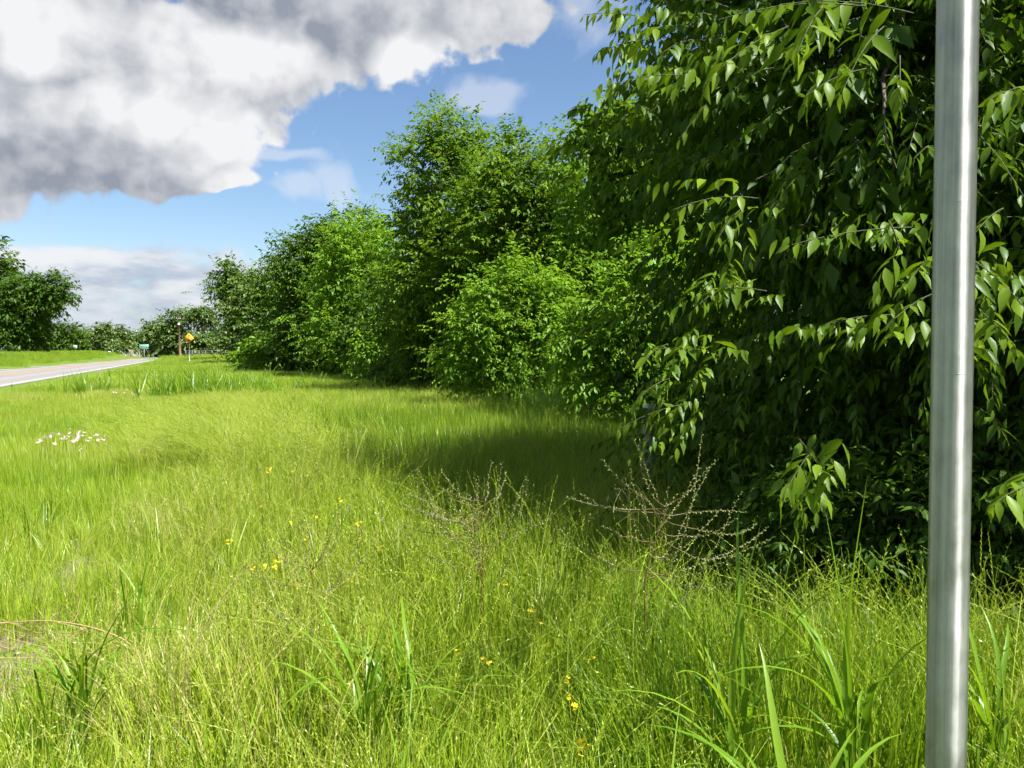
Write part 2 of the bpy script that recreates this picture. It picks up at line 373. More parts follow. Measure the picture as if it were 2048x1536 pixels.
def ground_mat():
    m, nt = new_mat('soil'); L = nt.links
    ge = N_(nt, 'ShaderNodeNewGeometry')
    def nz(scale, detail=6, rough=0.6):
        n = N_(nt, 'ShaderNodeTexNoise'); n.inputs['Scale'].default_value = scale; n.inputs['Detail'].default_value = detail; n.inputs['Roughness'].default_value = rough
        L.new(ge.outputs['Position'], n.inputs['Vector']); return n.outputs['Fac']
    fine = nz(18, 8, 0.7); soil = ramp(nt, [(0.3, (0.12, 0.095, 0.06)), (0.55, (0.22, 0.175, 0.12)), (0.75, (0.30, 0.25, 0.18))]); L.new(fine, soil.inputs[0])
    gfine = nz(3, 8, 0.7); gr = ramp(nt, [(0.3, (0.06, 0.11, 0.016)), (0.7, (0.16, 0.22, 0.03))]); L.new(gfine, gr.inputs[0])
    at = N_(nt, 'ShaderNodeAttribute', attribute_name='bare')
    n2 = nz(5, 4); ad = N_(nt, 'ShaderNodeMath', operation='ADD'); L.new(at.outputs['Fac'], ad.inputs[0]); L.new(n2, ad.inputs[1])
    mr = N_(nt, 'ShaderNodeMapRange'); mr.inputs['From Min'].default_value = 0.85; mr.inputs['From Max'].default_value = 1.05; L.new(ad.outputs[0], mr.inputs['Value'])
    mx = N_(nt, 'ShaderNodeMix', data_type='RGBA'); L.new(mr.outputs[0], mx.inputs[0]); L.new(gr.outputs[0], mx.inputs[6]); L.new(soil.outputs[0], mx.inputs[7])
    p = N_(nt, 'ShaderNodeBsdfPrincipled'); p.inputs['Roughness'].default_value = 0.95; p.inputs['Specular IOR Level'].default_value = 0.1; L.new(mx.outputs[2], p.inputs['Base Color'])
    b = N_(nt, 'ShaderNodeBump'); b.inputs['Strength'].default_value = 0.7; b.inputs['Distance'].default_value = 0.03; L.new(fine, b.inputs['Height']); L.new(b.outputs[0], p.inputs['Normal'])
    o = N_(nt, 'ShaderNodeOutputMaterial'); L.new(p.outputs[0], o.inputs['Surface'])
    return m
M['soil'] = ground_mat()
def road_mat():
    m, nt = new_mat('chip_seal'); L = nt.links
    ge = N_(nt, 'ShaderNodeNewGeometry')
    n1 = N_(nt, 'ShaderNodeTexNoise'); n1.inputs['Scale'].default_value = 0.35; n1.inputs['Detail'].default_value = 8; n1.inputs['Roughness'].default_value = 0.7; L.new(ge.outputs['Position'], n1.inputs['Vector'])
    r = ramp(nt, [(0.3, (0.18, 0.171, 0.163)), (0.7, (0.235, 0.224, 0.214))]); L.new(n1.outputs['Fac'], r.inputs[0])
    # worn wheel tracks run along the lanes
    at = N_(nt, 'ShaderNodeAttribute', attribute_name='across')
    w = N_(nt, 'ShaderNodeMath', operation='MULTIPLY'); L.new(at.outputs['Fac'], w.inputs[0]); w.inputs[1].default_value = math.pi * 4 / 3.6
    s = N_(nt, 'ShaderNodeMath', operation='COSINE'); L.new(w.outputs[0], s.inputs[0])
    mr = N_(nt, 'ShaderNodeMapRange'); mr.inputs['From Min'].default_value = -1; mr.inputs['From Max'].default_value = 1; mr.inputs['To Min'].default_value = 0.88; mr.inputs['To Max'].default_value = 1.04; L.new(s.outputs[0], mr.inputs['Value'])
    mx = N_(nt, 'ShaderNodeMix', data_type='RGBA', blend_type='MULTIPLY'); mx.inputs[0].default_value = 1; L.new(r.outputs[0], mx.inputs[6]); L.new(mr.outputs[0], mx.inputs[7])
    p = N_(nt, 'ShaderNodeBsdfPrincipled'); p.inputs['Roughness'].default_value = 0.9; L.new(mx.outputs[2], p.inputs['Base Color'])
    o = N_(nt, 'ShaderNodeOutputMaterial'); L.new(p.outputs[0], o.inputs['Surface'])
    return m
M['road'] = road_mat()
M['shoulder'] = plain_mat('gravel_shoulder', (0.17, 0.15, 0.13), 0.95, noise=2.5, amp=0.3)

# ---------------------------------------------------------------- terrain and road
road_pts = np.array([(-3.0, -28), (-14.3, 2), (-25.6, 32.3), (-36.6, 61.7), (-47.3, 90), (-61.5, 127), (-76, 160), (-90, 190), (-97, 215), (-92, 240), (-70, 262), (-30, 280), (30, 296)], float)
def catmull(p, n=14):
    out = []
    q = np.vstack([2 * p[0] - p[1], p, 2 * p[-1] - p[-2]])
    for i in range(1, len(q) - 2):
        t = np.linspace(0, 1, n, endpoint=False)[:, None]
        a, b, c, d = q[i - 1], q[i], q[i + 1], q[i + 2]
        out.append(0.5 * (2 * b + (c - a) * t + (2 * a - 5 * b + 4 * c - d) * t ** 2 + (3 * b - a - 3 * c + d) * t ** 3))
    return np.vstack(out + [p[-1:]])
RC = catmull(road_pts)
RT = np.gradient(RC, axis=0); RT /= np.linalg.norm(RT, axis=1)[:, None]
RN = np.stack([RT[:, 1], -RT[:, 0]], 1)           # to the right of travel (towards the camera side)
def road_dist(x, y):
    """signed distance from the road's centre line, + on the camera's side"""
    x = np.asarray(x, float); y = np.asarray(y, float)
    sh = x.shape; q = np.stack([x.ravel(), y.ravel()], 1)
    out = np.empty(len(q))
    for k in range(0, len(q), 20000):
        d = q[k:k + 20000, None] - RC[None]
        j = (d ** 2).sum(-1).argmin(1)
        dd = d[np.arange(len(j)), j]
        sg = (dd * RN[j]).sum(-1)
        ln = np.sqrt((dd ** 2).sum(-1))
        out[k:k + 20000] = np.where(np.abs(sg) > 0.7 * ln, sg, np.sign(sg) * ln)
    return out.reshape(sh)
def sstep(a, b, v):
    t = np.clip((v - a) / (b - a), 0, 1); return t * t * (3 - 2 * t)
def height(x, y, rd=None):
    x = np.asarray(x, float); y = np.asarray(y, float)
    if rd is None: rd = road_dist(x, y)
    h = 0.05 * np.sin(0.9 * x + 0.6) * np.sin(0.7 * y + 1) + 0.03 * np.sin(2.3 * x + 1.7 * y)
    h *= sstep(4.5, 9, np.abs(rd)) * (1 - sstep(60, 90, np.hypot(x, y)))
    h -= 0.10 * np.exp(-((rd - 9) / 2.5) ** 2)                                                  # shallow ditch
    h += 0.85 * sstep(4.6, 9.5, -rd) * sstep(30, 60, y)                                          # bank on the far side
    h += 0.40 * sstep(5, 12, rd) * sstep(70, 105, y) * (1 - sstep(150, 190, y))                  # low rise before the bend
    return h
def in_bare(x, y):
    """worn strip of bare gravelly soil in the grass by the camera"""
    c = -2.45 - 0.335 * (y - 3.6)
    wv = 0.10 * np.sin(3.1 * y) + 0.06 * np.sin(7.7 * y + 1)
    a = 1 - np.abs(x - c + wv) / 0.30
    a = np.where((y > 2.4) & (y < 7.1), a, -1)
    b = 1 - np.hypot((x + 3.0) / 0.55, (y - 5.5) / 0.9)
    c2 = 1 - np.hypot((x + 2.55) / 0.42, (y - 3.9) / 0.5)
    return np.clip(np.maximum(np.maximum(a, b * 0.7), c2), 0, 1)

def build_ground():
    def axis(lo, hi, fine_lo, fine_hi, fine, n):
        a = np.arange(fine_lo, fine_hi, fine)
        l = fine_lo - np.geomspace(fine, fine_lo - lo, n)[::-1]
        r = fine_hi + np.geomspace(fine, hi - fine_hi, n)
        return np.concatenate([l, a, r])
    xs = axis(-2500, 2500, -14, 14, 0.35, 70); ys = axis(-1500, 3500, -6, 30, 0.35, 80)
    gx, gy = np.meshgrid(xs, ys)
    V = np.stack([gx, gy, height(gx, gy)], -1).reshape(-1, 3)
    ny, nx = gx.shape
    i, j = np.meshgrid(np.arange(ny - 1), np.arange(nx - 1), indexing='ij')
    F = np.stack([i * nx + j, i * nx + j + 1, (i + 1) * nx + j + 1, (i + 1) * nx + j], -1).reshape(-1, 4)
    bare = in_bare(V[:, 0], V[:, 1])
    o = link('ground', mesh_np('ground', V, [F], M['soil'], {'bare': bare}, True))
    tag(o, 'grassy roadside ground with bare gravelly soil showing in places', 'ground', kind='structure')
build_ground()
def strip(name, a, b, z, mat, parent=None, i0=0, i1=None, dash=None, seg=2):
    C, R = RC[i0:i1], RN[i0:i1]
    offs = np.linspace(a, b, seg)
    z0 = 0.06
    V = np.concatenate([np.column_stack([C + R * o, np.full(len(C), z0 + z - 0.012 * abs(o))]) for o in offs])
    n = len(C)
    F = [np.array([(k * n + t, k * n + t + 1, (k + 1) * n + t + 1, (k + 1) * n + t) for k in range(seg - 1) for t in range(n - 1)])]
    at = {'across': np.repeat(offs, n)}
    return link(name, mesh_np(name, V, F, mat, at), parent)
road = strip('road', -3.95, 3.95, 0.0, M['road'], seg=17)
tag(road, 'pale two-lane country road curving past the grass', 'road', kind='structure')
strip('edge_line', 3.55, 3.72, 0.006, M['white_paint'], road)
strip('edge_line', -3.72, -3.55, 0.006, M['white_paint'], road)
strip('centre_line', 0.07, 0.27, 0.006, M['yellow_paint'], road)
strip('centre_line', -0.27, -0.07, 0.006, M['yellow_paint'], road)
sh = strip('gravel_shoulder', 3.9, 5.3, -0.022, M['shoulder'])
tag(sh, 'pinkish gravel shoulder between the road and the near grass', 'shoulder', kind='structure')
sh = strip('gravel_shoulder', -4.7, -3.9, -0.022, M['shoulder'])
tag(sh, 'thin gravel shoulder on the far side of the road', 'shoulder', kind='structure')

# ---------------------------------------------------------------- leaves, crowns, trees
def unit(a): return a / (np.linalg.norm(a, axis=-1, keepdims=True) + 1e-12)
def leaf_template(detail):
    if detail == 2:
        st = [(0.0, 0.0), (0.13, 0.10), (0.34, 0.17), (0.58, 0.14), (0.80, 0.058), (1.0, 0.0)]
    elif detail == 1:
        st = [(0.0, 0.0), (0.33, 0.17), (0.66, 0.115), (1.0, 0.0)]
    else:
        st = [(0.0, 0.0), (0.42, 0.25), (1.0, 0.0)]
    V = []; rows = []
    for t, w in st:
        zc = -0.22 * t * t
        if w == 0:
            V.append((0, t, zc)); rows.append([len(V) - 1])
        else:
            k = len(V); V += [(-w, t, zc + 0.32 * w), (0, t, zc), (w, t, zc + 0.32 * w)]; rows.append([k, k + 1, k + 2])
    if detail == 0:
        V.pop(2); return np.array(V), [np.array([(0, 3, 1), (0, 2, 3)])] if False else (np.array([V[0], V[1], V[2], V[3]]), [np.array([(0, 3, 1), (0, 2, 3)])])[1]
    F3, F4 = [], []
    for a, b in zip(rows[:-1], rows[1:]):
        if len(a) == 1: F3 += [(a[0], b[1], b[0]), (a[0], b[2], b[1])]
        elif len(b) == 1: F3 += [(a[0], a[1], b[0]), (a[1], a[2], b[0])]
        else: F4 += [(a[0], a[1], b[1], b[0]), (a[1], a[2], b[2], b[1])]
    return np.array(V), [np.array(F3)] + ([np.array(F4)] if F4 else [])
LEAF = {1: leaf_template(1), 2: leaf_template(2)}
LEAF[0] = (np.array([(0, 0, 0), (-0.25, 0.42, 0.05), (0.25, 0.42, 0.05), (0, 1, -0.16)], float), [np.array([(0, 3, 1), (0, 2, 3)])])
def sprays(O, D, L, n, leaf, droop, r, hang=0.5, spread=0.9):
    """leafy twigs: origins, directions, lengths -> leaf positions (N,n,3), frames (N,n,3,3), sizes"""
    Nn = len(O); up = np.array([0, 0, 1.0])
    side = np.cross(D, up); side = unit(side + 1e-6)
    t = (np.linspace(0.10, 1.0, n)[None] + r.normal(0, 0.03, (Nn, n)))[..., None]
    Lb = L[:, None, None]
    pos = O[:, None] + D[:, None] * Lb * t - up * droop * Lb * t * t
    T = unit(D[:, None] - 2 * droop * t * up)
    sgn = np.where(np.arange(n) % 2 == 0, 1.0, -1.0)[None, :, None] * np.ones((Nn, 1, 1))
    sp = spread * (1.15 - 0.8 * np.linspace(0, 1, n) ** 2)[None, :, None] * r.uniform(0.7, 1.25, (Nn, n, 1))
    Y = unit(side[:, None] * sgn * sp + T * 0.65 - up * hang * r.uniform(0.1, 1.6, (Nn, n, 1)) + r.normal(0, 0.22, (Nn, n, 3)))
    Z = up * 1.0 + side[:, None] * sgn * 0.25 + r.normal(0, 0.38, (Nn, n, 3))
    Z = unit(Z - (Z * Y).sum(-1, keepdims=True) * Y)
    Xv = np.cross(Y, Z)
    R = np.stack([Xv, Y, Z], -1)
    size = leaf * r.uniform(0.5, 1.2, (Nn, n)) * (1.0 - 0.35 * np.linspace(0, 1, n)[None] ** 3)
    return pos.reshape(-1, 3), R.reshape(-1, 3, 3), size.ravel()
def leaves_mesh(pos, R, size, detail, tint):
    V0, F0 = LEAF[detail]
    k = len(V0)
    V = np.einsum('nij,kj->nki', R, V0) * size[:, None, None] + pos[:, None]
    base = (np.arange(len(pos)) * k)[:, None, None]
    F = [(f[None] + base).reshape(-1, f.shape[1]) for f in F0]
    return V.reshape(-1, 3), F, np.repeat(tint, k)
def lump(p, seed, f):
    a = seed * 1.7
    return (np.sin(p[:, 0] * f + a) * np.sin(p[:, 1] * f * 1.1 + a * 2) + np.sin(p[:, 2] * f * 1.3 + a * 3) * np.sin(p[:, 0] * f * 0.7 + 2 * a) + 0.6 * np.sin(p[:, 1] * f * 2.1 + p[:, 2] * f * 1.9 + a)) / 2.0
def crown_points(lobes, count, r, seed, fill=0.55, rough=0.22, zmin=0.15):
    """lobes: (cx,cy,cz,rx,ry,rz). Twig origins spread through the outer part of the crown, with clumps and gaps"""
    lobes = np.array(lobes, float)
    w = (lobes[:, 3] * lobes[:, 4] + lobes[:, 3] * lobes[:, 5] + lobes[:, 4] * lobes[:, 5]); w /= w.sum()
    Os, Ds = [], []
    need = count
    for _ in range(6):
        li = r.choice(len(lobes), int(need * 1.8) + 20, p=w); lb = lobes[li]
        d = unit(r.normal(size=(len(li), 3)))
        f = fill + (1 - fill) * r.random(len(li)) ** 0.6
        p = lb[:, :3] + d * lb[:, 3:] * f[:, None]
        lp = lump(p, seed, 3.0 / lb[:, 3:].mean(1).mean())
        p = lb[:, :3] + d * lb[:, 3:] * (f * (1 + rough * lp))[:, None]
        ok = p[:, 2] > zmin
        q = (p[:, None] - lobes[None, :, :3]) / lobes[None, :, 3:]
        inside = (np.linalg.norm(q, axis=-1) < fill * 0.8).sum(1) > 0
        ok &= ~inside
        ok &= (lump(p * 1.0, seed + 3, 6.0 / lb[:, 3:].mean()) > -0.75)
        Os.append(p[ok]); Ds.append(unit(d[ok] / lb[ok][:, 3:]))
        need = count - sum(map(len, Os))
        if need <= 0: break
    return np.concatenate(Os)[:count], np.concatenate(Ds)[:count]
def boughs(lobes, count, r, seed, fill, rough, zmin, spread, per=13, share=0.72):
    """twig origins gathered into flattened boughs, the rest filling the crown"""
    nb = max(4, int(count * share / per))
    C, Dc = crown_points(lobes, nb, r, seed, max(fill, 0.62), rough, zmin + 0.1)
    i = np.repeat(np.arange(len(C)), per)
    off = r.normal(0, 1, (len(i), 3)) * spread * np.array([1, 1, 0.38]) * r.uniform(0.6, 1.3, len(C))[i][:, None]
    off[:, 2] -= 0.35 * (np.hypot(off[:, 0], off[:, 1]) / spread) * spread * 0.5          # tips hang a little
    O1, D1 = C[i] + off, unit(Dc[i] + 0.8 * off / spread)
    O2, D2 = crown_points(lobes, count - len(i), r, seed + 1, fill, rough * 0.6, zmin)
    O, D = np.concatenate([O1, O2]), np.concatenate([D1, D2]); k = O[:, 2] > zmin
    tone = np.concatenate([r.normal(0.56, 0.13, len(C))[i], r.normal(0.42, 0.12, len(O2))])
    return O[k], D[k], tone[k]
def inner_points(lobes, count, r, reach=0.74):
    lobes = np.asarray(lobes, float); w = lobes[:, 3] * lobes[:, 4] * lobes[:, 5]; w = w ** 0.8; w /= w.sum()
    lb = lobes[r.choice(len(lobes), count, p=w)]; d = unit(r.normal(size=(count, 3)))
    return lb[:, :3] + d * lb[:, 3:] * (reach * r.random(count) ** 0.4)[:, None], d
def limb_path(a, b, r, n=6, bend=0.12):
    a, b = np.asarray(a, float), np.asarray(b, float)
    t = np.linspace(0, 1, n)[:, None]
    L = np.linalg.norm(b - a)
    mid = r.normal(0, bend * L, 3) * np.array([1, 1, 0.4])
    return a + (b - a) * t + mid * np.sin(math.pi * t) + r.normal(0, 0.02 * L, (n, 3)) * t
def tree(name, label, cat, base, lobes, n_spray, mat, seed, leaf=0.13, n_leaf=12, spray_len=0.55, trunk_r=0.14, detail=0, droop=0.25, hang=0.5,
         group=None, fill=0.5, rough=0.22, trunk_top=None, inner=0.25, zmin=0.15, lift=0.35, share=0.6):
    """lobes relative to the base point"""
    r = np.random.default_rng(seed)
    bz = float(height(np.array([base[0]]), np.array([base[1]]))[0])
    root = empty(name, (base[0], base[1], bz)); tag(root, label, cat, group)
    lobes = np.array(lobes, float)
    O, Dn, stone_ = boughs(lobes, n_spray, r, seed, fill, rough, zmin, spray_len * 0.62, 13, share)
    D = unit(Dn + np.array([0, 0, lift]) + r.normal(0, 0.45, Dn.shape))
    L = spray_len * r.uniform(0.6, 1.3, len(O))
    out = r.random(len(O)) < 0.07
    O = O - D * L[:, None] * 0.5 + np.where(out, r.uniform(0.2, 0.7, len(O)) * spray_len, 0)[:, None] * Dn
    L = np.where(out, L * 1.35, L)
    pos, R, size = sprays(O, D, L, n_leaf, leaf, droop, r, hang)
    tint = np.repeat(np.clip(stone_ + r.normal(0, 0.07, len(O)), 0, 1), n_leaf) + r.normal(0, 0.10, len(pos))
    keep = pos[:, 2] > zmin * 0.4
    pos, R, size, tint = pos[keep], R[keep], size[keep], tint[keep]
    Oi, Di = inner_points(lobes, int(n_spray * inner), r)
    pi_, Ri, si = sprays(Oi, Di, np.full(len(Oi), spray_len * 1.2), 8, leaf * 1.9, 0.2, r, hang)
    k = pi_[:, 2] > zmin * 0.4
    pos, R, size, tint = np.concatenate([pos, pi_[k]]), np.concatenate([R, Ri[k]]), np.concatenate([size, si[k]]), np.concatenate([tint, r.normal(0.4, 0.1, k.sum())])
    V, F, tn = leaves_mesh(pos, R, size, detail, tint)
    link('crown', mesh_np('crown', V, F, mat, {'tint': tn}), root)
    # trunk with limbs into the lobes
    mb = MB()
    top = trunk_top if trunk_top is not None else lobes[:, 2].max() * 0.85
    c = lobes[lobes[:, 2].argmax()]
    tp = limb_path((0, 0, -0.1), (c[0] * 0.8, c[1] * 0.8, top), r, 9, 0.05)
    mb.tube(tp, np.linspace(trunk_r, trunk_r * 0.25, 9), 8)
    link('trunk', mb.mesh('trunk', M['bark'], True), root)
    for lb in lobes:
        if lb[2] < 0.6: continue
        k = int(np.clip(np.searchsorted(tp[:, 2], lb[2] * 0.55), 1, 6))
        mb = MB()
        pth = limb_path(tp[k], lb[:3] + r.normal(0, 0.1, 3) * lb[3:], r, 6)
        mb.tube(pth, np.linspace(trunk_r * 0.5, trunk_r * 0.12, 6), 6)
        for _ in range(3):
            j = r.integers(2, 6)
            e = lb[:3] + unit(r.normal(size=3) + np.array([0, 0, 0.4])) * lb[3:] * 0.85
            mb.tube(limb_path(pth[j], e, r, 5), np.linspace(trunk_r * 0.2, trunk_r * 0.05, 5), 5)
        link('branch', mb.mesh('branch', M['bark'], True), root)
    return root
def lobes_from_px(items, d0, base):
    """(px, py, r_px_x, r_px_y, depth offset) -> lobes relative to base"""
    out = []
    for px, py, rx, ry, dd in items:
        d = d0 + dd; p = P(px, py, d)
        a, b = rx / FPX * d, ry / FPX * d
        out.append((p[0] - base[0], p[1] - base[1], p[2], a, (a + b) * 0.5, b))
    return out
def px_tree(name, label, cat, px_base, d, items, n_spray, mat, seed, **k):
    base = (X(px_base, d), d)
    return tree(name, label, cat, base, lobes_from_px(items, d, base), n_spray, mat, seed, **k)

# --- the hedgerow, from the tall tree in the middle to the far end
px_tree('tree', 'tall leafy tree with feathery top, highest of the middle tree line', 'tree', 960, 27,
        [(870, 330, 80, 95, 0), (905, 270, 65, 55, 0.5), (930, 430, 120, 110, 0), (850, 440, 75, 75, 0), (880, 560, 110, 110, -0.5), (960, 640, 120, 110, 0), (850, 690, 80, 80, 0.5), (960, 320, 70, 70, 1), (930, 560, 130, 130, 1.5)],
        4200, M['crown'], 21, leaf=0.17, n_leaf=12, spray_len=0.75, trunk_r=0.14, rough=0.3, lift=0.6, fill=0.25)
px_tree('tree', 'full rounded tree rising behind the two bright shrubs', 'tree', 1060, 24,
        [(1050, 345, 90, 85, 0), (1010, 430, 100, 90, 0), (1090, 440, 90, 95, 0.5), (1050, 560, 110, 110, 0), (1130, 570, 90, 110, 1), (1040, 690, 100, 100, 0.5)],
        3400, M['crown'], 22, leaf=0.17, n_leaf=12, spray_len=0.7, trunk_r=0.14, rough=0.25, fill=0.25)
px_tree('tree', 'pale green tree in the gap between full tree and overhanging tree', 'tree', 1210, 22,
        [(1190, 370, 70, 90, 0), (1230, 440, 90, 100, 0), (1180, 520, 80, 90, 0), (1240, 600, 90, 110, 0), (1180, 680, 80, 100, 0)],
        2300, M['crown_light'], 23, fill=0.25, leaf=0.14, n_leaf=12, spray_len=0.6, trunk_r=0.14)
px_tree('tree', 'tree with outstretched twigs against the sky, behind overhanging leaves', 'tree', 1290, 14,
        [(1250, 250, 75, 55, 0), (1190, 262, 50, 28, 0), (1300, 330, 90, 90, 0.5), (1260, 390, 60, 70, 0.5), (1330, 470, 90, 110, 1), (1340, 250, 90, 80, 0.8), (1350, 600, 90, 110, 1)],
        3000, M['crown'], 24, leaf=0.13, n_leaf=11, spray_len=0.5, trunk_r=0.08, rough=0.3, fill=0.25)
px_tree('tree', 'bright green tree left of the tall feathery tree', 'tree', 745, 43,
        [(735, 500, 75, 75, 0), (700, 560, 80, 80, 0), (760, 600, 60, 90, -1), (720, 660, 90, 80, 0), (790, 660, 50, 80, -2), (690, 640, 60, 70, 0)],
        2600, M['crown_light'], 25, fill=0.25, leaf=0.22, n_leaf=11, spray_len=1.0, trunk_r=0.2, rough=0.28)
px_tree('tree', 'dark upright tree standing behind the bright green tree', 'tree', 650, 50,
        [(690, 470, 75, 50, 3), (640, 500, 55, 62, 0), (610, 540, 60, 70, 0), (650, 590, 70, 80, 0), (610, 640, 70, 80, 0), (745, 470, 45, 45, 4)],
        2500, M['crown_dark'], 26, fill=0.25, leaf=0.25, n_leaf=11, spray_len=1.1, trunk_r=0.22, rough=0.28)
px_tree('tree', 'dark tree between the far rounded trees and the upright dark tree', 'tree', 560, 64,
        [(575, 530, 40, 50, 0), (555, 590, 45, 60, 0), (590, 620, 50, 70, -2), (540, 650, 45, 60, 0), (580, 680, 50, 40, -4)],
        1500, M['crown_dark'], 27, leaf=0.30, n_leaf=10, spray_len=1.3, trunk_r=0.22, rough=0.25)
px_tree('tree', 'olive tree with rounded crown near the end of the tree line', 'tree', 512, 82,
        [(512, 580, 34, 36, 0), (500, 625, 38, 45, 0), (525, 660, 36, 45, -2), (490, 670, 30, 40, 0)],
        1100, M['crown_far'], 28, leaf=0.38, n_leaf=10, spray_len=1.5, trunk_r=0.25, rough=0.2)
px_tree('tree', 'last tree of the tree line, leaning out over the meadow', 'tree', 478, 95,
        [(462, 552, 28, 24, 0), (452, 585, 17, 26, -1), (482, 600, 26, 45, 0), (476, 650, 20, 45, 0)],
        900, M['crown_dark'], 29, leaf=0.40, n_leaf=10, spray_len=1.6, trunk_r=0.28, rough=0.2)
# --- second row, closing the hedgerow behind the front trees
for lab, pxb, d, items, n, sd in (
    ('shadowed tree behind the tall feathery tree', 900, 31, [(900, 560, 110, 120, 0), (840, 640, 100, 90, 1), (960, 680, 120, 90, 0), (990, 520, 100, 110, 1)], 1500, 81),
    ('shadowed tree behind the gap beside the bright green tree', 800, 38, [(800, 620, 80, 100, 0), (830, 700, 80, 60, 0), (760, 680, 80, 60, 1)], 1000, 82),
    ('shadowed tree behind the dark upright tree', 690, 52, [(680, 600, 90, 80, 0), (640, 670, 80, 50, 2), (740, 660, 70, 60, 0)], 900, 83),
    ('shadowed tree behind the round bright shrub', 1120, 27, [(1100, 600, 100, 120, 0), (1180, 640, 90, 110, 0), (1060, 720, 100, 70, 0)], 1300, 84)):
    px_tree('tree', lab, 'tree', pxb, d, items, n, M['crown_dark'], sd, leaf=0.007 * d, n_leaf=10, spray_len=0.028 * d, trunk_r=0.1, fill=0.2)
# --- bright shrubs in front of the hedgerow
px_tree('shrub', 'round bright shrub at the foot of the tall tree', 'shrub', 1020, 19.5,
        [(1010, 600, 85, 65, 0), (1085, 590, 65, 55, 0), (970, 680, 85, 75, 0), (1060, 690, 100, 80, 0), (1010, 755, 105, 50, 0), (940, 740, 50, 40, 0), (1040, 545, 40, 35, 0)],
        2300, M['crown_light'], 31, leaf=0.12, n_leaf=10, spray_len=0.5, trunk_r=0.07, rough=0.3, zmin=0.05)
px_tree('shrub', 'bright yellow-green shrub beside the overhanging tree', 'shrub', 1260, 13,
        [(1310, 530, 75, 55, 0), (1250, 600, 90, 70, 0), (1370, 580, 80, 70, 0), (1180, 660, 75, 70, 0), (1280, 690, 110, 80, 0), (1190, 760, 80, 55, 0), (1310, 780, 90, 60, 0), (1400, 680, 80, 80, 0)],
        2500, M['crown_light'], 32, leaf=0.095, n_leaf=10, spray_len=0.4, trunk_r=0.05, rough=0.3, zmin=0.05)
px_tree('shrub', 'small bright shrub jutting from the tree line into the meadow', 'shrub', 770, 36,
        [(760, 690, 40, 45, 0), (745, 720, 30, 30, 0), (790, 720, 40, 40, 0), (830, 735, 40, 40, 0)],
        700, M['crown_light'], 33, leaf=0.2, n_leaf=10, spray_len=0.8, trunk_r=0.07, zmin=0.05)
px_tree('shrub', 'dark thicket below the tall feathery tree', 'shrub', 860, 29,
        [(870, 720, 60, 60, 0), (820, 730, 60, 50, 1), (910, 760, 50, 40, -2)],
        800, M['crown_dark'], 34, leaf=0.18, n_leaf=10, spray_len=0.7, trunk_r=0.07, zmin=0.05)
px_tree('shrub', 'dark thicket below the bright green tree', 'shrub', 690, 47,
        [(690, 700, 60, 40, 0), (640, 705, 50, 38, 2), (590, 705, 40, 35, 6)],
        700, M['crown_dark'], 35, leaf=0.25, n_leaf=10, spray_len=1.0, trunk_r=0.08, zmin=0.05)
px_tree('shrub', 'ragged shrub half hiding the small orange sign', 'shrub', 520, 58,
        [(505, 714, 26, 20, -4.5), (535, 715, 22, 18, -4.5), (532, 697, 12, 12, -4.0), (565, 715, 22, 18, -3), (512, 706, 14, 8, -5)],
        650, M['crown_light'], 36, leaf=0.26, n_leaf=9, spray_len=0.9, trunk_r=0.06, zmin=0.05)
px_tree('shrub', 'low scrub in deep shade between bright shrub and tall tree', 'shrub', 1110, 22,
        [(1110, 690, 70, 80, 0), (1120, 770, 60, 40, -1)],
        700, M['crown_dark'], 37, leaf=0.13, n_leaf=10, spray_len=0.5, trunk_r=0.06, zmin=0.05)
